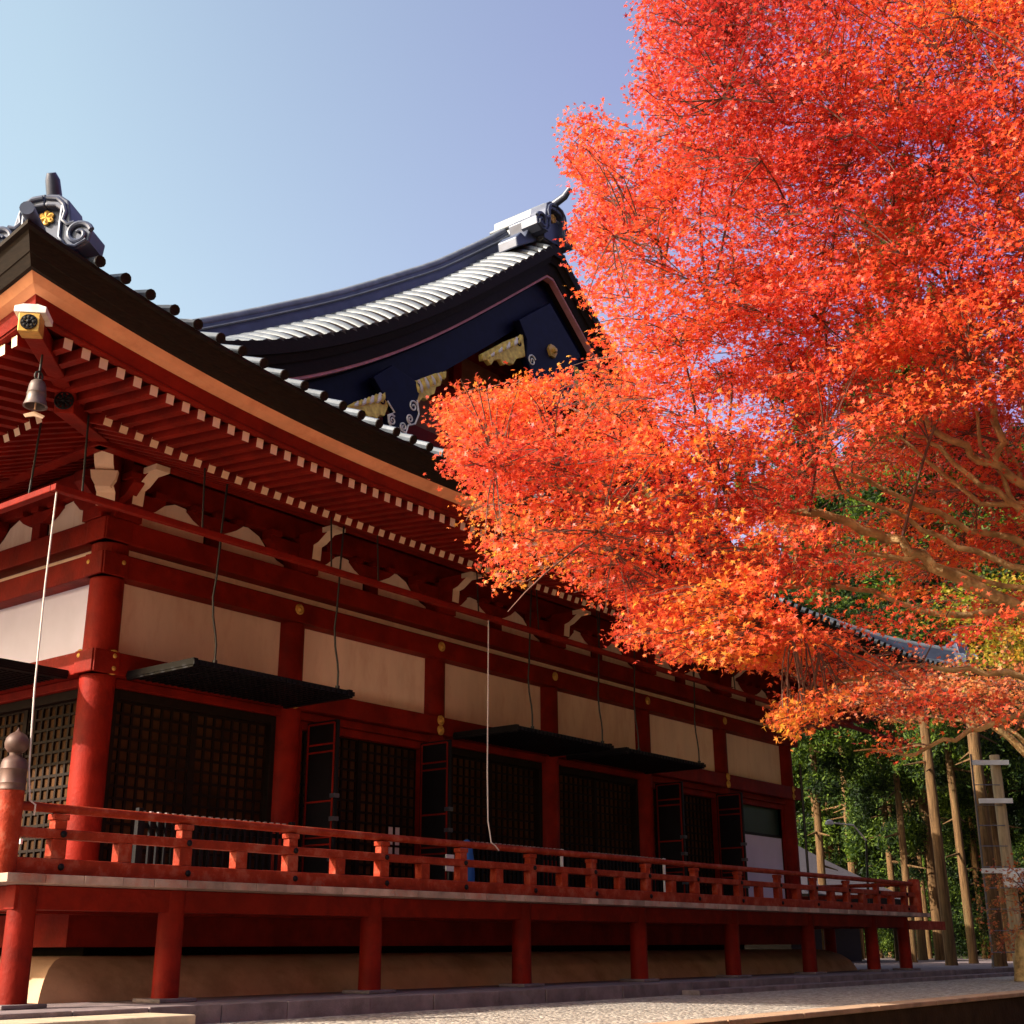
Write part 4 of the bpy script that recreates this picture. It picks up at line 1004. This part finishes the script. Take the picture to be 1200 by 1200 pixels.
rng = np.random.default_rng(5)
LIMBZ = [(915, 560), (1000, 525), (1090, 470), (1260, 440), (1260, 760), (1140, 720), (1040, 672), (930, 625)]
def mdist(x, y, r):
    # the crown is a rounded mass round the trunk: near in its middle, curving away at its edge
    c = 10.6 + (x-850)/1400*1.8
    if inside(np.array([x]), np.array([y]), LIMBZ)[0]: return r.uniform(12.1, 14.2)
    return float(np.clip(c+r.uniform(-1.9, 1.5), 7.6, 14.5))
tb = sight(1420, 1050, 12.6); tf = sight(1405, 800, 12.6)
trunk = [(tb[0]+.15, tb[1], -1.15), (tb[0]+.05, tb[1]+.05, .3), (tf[0], tf[1], tf[2]-.9), tuple(tf)]
S_ = lambda *a: [tuple(sight(*q)) for q in a]
limbs = [
 (S_((1405, 800, 12.6), (1300, 765, 12.3), (1200, 716, 12), (1130, 682, 11.7), (1080, 650, 11.5), (1030, 625, 11.3), (960, 602, 11), (905, 590, 10.8), (820, 566, 10.4), (700, 580, 10.1), (600, 560, 9.9)), .098, .010),
 (S_((1405, 800, 12.6), (1290, 700, 12.5), (1200, 640, 12.3), (1120, 612, 12), (1040, 575, 11.6), (960, 540, 11.2), (930, 560, 11)), .06, .010),
 (S_((1400, 760, 12.6), (1250, 600, 12.4), (1170, 545, 12), (1110, 515, 11.8), (1040, 460, 11.5), (930, 385, 11), (800, 350, 10.6), (690, 300, 10.3)), .068, .010),
 (S_((1405, 780, 12.6), (1350, 500, 12.5), (1250, 300, 12.1), (1165, 222, 11.5), (1060, 130, 11), (1000, 80, 10.6), (890, 20, 10.3), (800, -60, 10)), .10, .012),
 (S_((1170, 545, 12), (1165, 480, 11.8), (1140, 400, 11.6), (1100, 300, 11.4), (1010, 230, 11), (860, 180, 10.6), (700, 150, 10.2)), .05, .01),
 (S_((1400, 830, 12.6), (1300, 815, 12.2), (1190, 842, 12), (1120, 868, 11.8), (1060, 885, 11.6), (1000, 880, 11.4)), .05, .008),
 (S_((1400, 810, 12.6), (1290, 790, 12.0), (1180, 790, 11.6), (1080, 780, 11.3), (980, 800, 11), (930, 830, 10.8)), .05, .008),
 (S_((1200, 716, 12), (1100, 720, 11.5), (1000, 690, 11.2), (880, 690, 10.8), (760, 740, 10.3)), .045, .008),
 (S_((1400, 700, 12.6), (1500, 500, 12.8), (1600, 350, 13), (1750, 250, 13)), .10, .02),
 (S_((1405, 800, 12.6), (1600, 700, 12.6), (1800, 650, 12.5)), .09, .02),
 (S_((1080, 650, 11.5), (1000, 650, 11.3), (900, 640, 10.9), (780, 640, 10.5), (660, 650, 10.1)), .03, .007),
 (S_((1290, 700, 12.4), (1200, 668, 12.1), (1120, 640, 11.8), (1050, 600, 11.5), (985, 575, 11.2), (930, 580, 11)), .05, .008),
 (S_((1300, 690, 12.6), (1210, 610, 12.3), (1150, 570, 12), (1090, 520, 11.8), (1060, 500, 11.6), (1020, 520, 11.3)), .05, .008),
 (S_((1200, 610, 12.3), (1160, 540, 12.1), (1140, 470, 11.9), (1128, 430, 11.7)), .035, .007),
 (S_((1290, 680, 12.5), (1195, 560, 12.3), (1170, 500, 12.1), (1160, 440, 12)), .04, .008),
 (S_((1200, 690, 12), (1110, 665, 11.7), (1020, 660, 11.4), (960, 668, 11.2)), .03, .006),
 (S_((1250, 600, 12.4), (1150, 590, 12.1), (1080, 535, 11.9), (1000, 470, 11.6)), .04, .012),
]
crown = [(760, -60), (742, 20), (752, 60), (738, 110), (770, 140), (740, 160), (705, 130), (668, 128), (662, 160), (680, 180), (672, 212), (692, 228), (668, 258), (672, 300), (690, 325), (672, 345), (716, 372), (690, 400), (716, 432), (672, 425), (640, 446), (612, 438), (585, 462), (556, 452), (540, 474), (508, 486), (522, 506), (550, 514), (515, 545), (548, 560), (530, 574), (566, 588), (538, 600), (546, 624), (582, 634), (560, 652), (580, 690), (604, 684), (640, 662), (662, 690), (690, 706), (728, 698), (750, 716), (708, 744), (738, 757), (770, 744), (792, 780), (830, 752), (846, 780), (880, 752), (905, 690), (960, 655), (1050, 640), (1140, 665), (1250, 690), (1250, -60)]
upper = [(760, -60), (745, 60), (790, 200), (850, 330), (900, 470), (1250, 520), (1250, -60)]
lowb = [(720, 700), (790, 772), (870, 775), (912, 805), (905, 850), (932, 878), (955, 845), (1000, 815), (975, 785), (930, 750), (900, 700), (850, 690)]
thin = [(905, 690), (960, 655), (1050, 640), (1140, 665), (1250, 700), (1250, 760), (1130, 760), (1010, 735), (930, 700)]
low2 = [(960, 770), (1100, 790), (1250, 800), (1250, 850), (1100, 842), (1010, 830)]
mid = [(870, 705), (925, 715), (975, 745), (1050, 775), (1110, 792), (1100, 806), (1000, 806), (915, 806), (880, 770)]
tuft = [(1010, 870), (1060, 862), (1090, 872), (1045, 886)]
tip = [(660, 135), (700, 150), (690, 215), (664, 205)]
tipb = [(510, 470), (560, 450), (600, 520), (545, 560)]
beyond = [(1250, -250), (1250, 700), (1600, 780), (2000, 600), (1950, 100), (1700, -250)]
top = [(760, -60), (1250, -60), (1700, -250), (1300, -420), (900, -250)]
maple('maple_tree', 'large red maple in full autumn colour spreading from the right across the hall', limbs, trunk,
      [(crown, 1330), (upper, 330), (lowb, 125), (thin, 26), (mid, 34), (low2, 9), (tuft, 7), (tip, 12), (tipb, 22), (beyond, 260), (top, 130)], None, rng, LEAF, .0315, mdist, nsec=150, per=118, cut=True)

# smaller maples behind, to the right
rng = np.random.default_rng(8)
tb2 = sight(1290, 1090, 21)
maple('maple_tree', 'thin leaved brownish maple with many bare twigs behind the large red maple',
      [(S_((1290, 960, 21), (1200, 880, 20.5), (1130, 825, 20), (1050, 805, 19.5), (985, 800, 19)), .08, .01), (S_((1290, 960, 21), (1220, 840, 20.5), (1150, 800, 20), (1090, 790, 19.5)), .06, .01), (S_((1290, 960, 21), (1240, 900, 20.5), (1170, 850, 20), (1080, 838, 19.5)), .06, .01), (S_((1290, 960, 21), (1350, 850, 21), (1400, 800, 21)), .06, .01)],
      [(tb2[0], tb2[1], GZ), tuple(sight(1290, 960, 21))],
      [([(985, 775), (1200, 780), (1250, 850), (1100, 845), (1000, 835)], 95), ([(1250, 760), (1420, 780), (1400, 860), (1250, 870)], 40)], None, rng, LEAFB, .045, lambda x, y, r: 19.5+r.uniform(-1.5, 1.5), nsec=60, per=45, R=.6)
rng = np.random.default_rng(9)
tb3 = sight(1235, 1090, 27)
maple('maple_tree', 'yellow green maple turning colour at the right edge below the red crown',
      [(S_((1235, 950, 27), (1200, 800, 26.5), (1160, 730, 26), (1110, 710, 25.5)), .10, .015), (S_((1235, 950, 27), (1270, 800, 27), (1300, 700, 27)), .09, .015)],
      [(tb3[0], tb3[1], GZ), tuple(sight(1235, 950, 27))],
      [([(1100, 690), (1160, 680), (1340, 650), (1340, 780), (1210, 800), (1150, 790), (1140, 740), (1110, 720)], 150)], None, rng, LEAFY, .06, lambda x, y, r: 26.5+r.uniform(-2, 2), nsec=50, per=80, R=.75)
rng = np.random.default_rng(10)
for lb, px, d_, pl in (('rusty leaved shrubby maple low at the right edge beside the utility pole', 1200, 30, [(1165, 1010), (1215, 985), (1260, 1000), (1260, 1110), (1165, 1110), (1180, 1050)]),):
    tb4 = sight(px, 1100, d_)
    maple('maple_shrub', lb, [(S_((px, 1100, d_), (px+10, 1040, d_), (px+20, 1000, d_)), .05, .01)], [(tb4[0], tb4[1], GZ), tuple(sight(px, 1090, d_))], [(pl, 30)], None, rng, LEAFB, .05, lambda x, y, r: d_+r.uniform(-1, 1), nsec=15, per=60, R=.6)

# cedars
def cedar_crown(rng, h, r, zb, n):
    z = zb+(h-zb)*rng.uniform(0, 1, n)**1.15
    f = (z-zb)/(h-zb); rad = r*(1-f)**.7*(.45+.55*np.minimum(1, f*5+.35))
    nb = 46; ba = rng.uniform(0, 2*math.pi, nb); bz = zb+(h-zb)*np.sort(rng.uniform(0, 1, nb))**1.1
    bi = np.clip(np.searchsorted(bz, z+rng.normal(0, .25, n)), 0, nb-1)
    a = ba[bi]+rng.normal(0, .42, n); u = rng.uniform(.1, 1, n)**.6
    rr = rad*u; P = np.stack([rr*np.cos(a), rr*np.sin(a), bz[bi]+rng.normal(0, .22, n)-.35*rr*u], 1)
    return P
def clumps(P, size, rng, ax):
    n = len(P); N_ = rng.normal(0, 1, (n, 3)); N_[:, 2] += .5; N_ /= np.linalg.norm(N_, axis=1)[:, None]
    ref = rng.normal(0, 1, (n, 3)); U = np.cross(N_, ref); U /= np.linalg.norm(U, axis=1)[:, None]; V = np.cross(N_, U)
    s = (size*rng.uniform(.6, 1.4, n))[:, None]
    q = [P-U*s*.5, P+V*s*.22-U*s*.1, P+U*s*.8, P-V*s*.22+U*s*.05]
    return np.stack(q, 1).reshape(-1, 3)
CMESH = []
rng = np.random.default_rng(21)
for h, r, zb, n in ((22, 2.4, 6.0, 70000), (25, 2.6, 9.0, 70000), (19, 2.0, 3.4, 60000), (9, 1.7, .6, 40000)):
    tr = MB(); tr.tube([(0, 0, -.3), (0, 0, .3), (rng.normal(0, .05), rng.normal(0, .05), h*.3), (0, 0, h*.95)], [.25, .165, .135, .03] if h > 10 else [.14, .12, .1, .02], 12)
    for _ in range(10 if h > 10 else 4):
        z = rng.uniform(zb*.55, zb+3); a = rng.uniform(0, 6.28); L_ = rng.uniform(.5, 1.6); tr.tube([(0, 0, z), (L_*math.cos(a), L_*math.sin(a), z-.15)], [.05, .015], 5)
    to = tr.build('trunk', CBARK, None, smooth=True); co = raw_mesh('crown', clumps(cedar_crown(rng, h, r, zb, n),   .135 if h > 10 else .10, rng, 0), 4, None, CEDAR)
    CMESH.append((to.data, co.data)); bpy.data.objects.remove(to); bpy.data.objects.remove(co)
def cedar(px, d, kind, sc, label, rot, group='cedars of the grove', py=1100, lean=0.0, fat=1.0):
    g = sight(px, py, d)
    t = thing('cedar_tree', label, 'tree', (g[0], g[1], GZ), group); t.scale = (sc*fat, sc*fat, sc); t.rotation_euler = (lean*.5, lean, rot)
    for nm, me in zip(('trunk', 'crown'), CMESH[kind]):
        o = bpy.data.objects.new(nm, me); COL.objects.link(o); o.parent = t
    return t
GEN = 'tall straight cedar with a bare trunk standing deep in the grove past the hall'
YNG = 'young bright green cedar with foliage down to the ground between the tall trunks'
near = [
 (1168, 38, 1, 1.0, 'thickest sunlit cedar trunk left of the utility pole', .3, 1.15),
 (1138, 44, 0, 1.05, 'slender reddish cedar trunk just left of the thickest trunk', 1.3, .8),
 (1112, 40, 1, 1.0, 'dark shaded cedar trunk midway between the railing end and the thickest trunk', 2.1, 1.0),
 (1068, 47, 0, 1.0, 'dark cedar standing right behind the end post of the railing', 2.9, .8),
 (1052, 52, 2, 1.05, 'sunlit cedar trunk rising behind the far end of the railing', 3.4, .8),
 (968, 46, 0, 1.0, 'sunlit cedar trunk nearest the end wall of the hall', 4.4, .9),
 (1180, 50, 0, 1.1, 'dark cedar trunk close behind the thickest sunlit trunk', 5.1, 1.0),
]
for px, d, k, sc, lb, ro, ft in near: cedar(px, d, k, sc, lb, ro, fat=ft)
rr_ = random.Random(4)
for i in range(48):
    cedar(rr_.uniform(905, 1330), rr_.uniform(52, 95), rr_.choice((0, 1, 1, 1, 2)), rr_.uniform(.9, 1.3), GEN, rr_.uniform(0, 6.28))
for i in range(7):
    cedar(rr_.uniform(930, 1300), rr_.uniform(55, 78), 3, rr_.uniform(.8, 1.35), YNG, rr_.uniform(0, 6.28), group='young cedars of the grove')
for i in range(10):      # grove continues behind and beside the hall, out of sight from the front
    cedar(rr_.uniform(1340, 1750), rr_.uniform(35, 80), rr_.choice((0, 1, 2)), rr_.uniform(.9, 1.2), GEN, rr_.uniform(0, 6.28))
# unseen evergreens added behind the viewer to shade the front from low sky
BEH = 'unseen cedar added opposite the temple hall to cut its skylight'
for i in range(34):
    t = cedar(600, 10, rr_.choice((0, 2, 2, 1)), rr_.uniform(1.2, 1.45), BEH, rr_.uniform(0, 6.28), group='unseen cedars added to screen skylight', fat=1.7)
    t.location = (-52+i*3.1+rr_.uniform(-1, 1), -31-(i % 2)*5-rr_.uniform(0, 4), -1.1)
for i in range(9):  # nearer unseen cedars, added to darken the far end of the front
    t = cedar(600, 10, rr_.choice((0, 2, 2)), rr_.uniform(1.0, 1.2), BEH, rr_.uniform(0, 6.28), group='unseen cedars added to screen skylight', fat=1.7)
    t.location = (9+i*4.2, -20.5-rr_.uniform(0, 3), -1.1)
# far wood closing the view
rng = np.random.default_rng(33); n = 52000
aa = rng.uniform(math.radians(57), math.radians(112), n); dd = rng.uniform(100, 128, n); zz = 17*rng.uniform(0, 1, n)**.85+rng.normal(0, .5, n)
P = np.stack([CAM[0]+dd*np.sin(aa), CAM[1]+dd*np.cos(aa), zz], 1)
tag(raw_mesh('distant_wood', clumps(P, 1.5, rng, 0), 4, None, WOOD), kind='stuff')
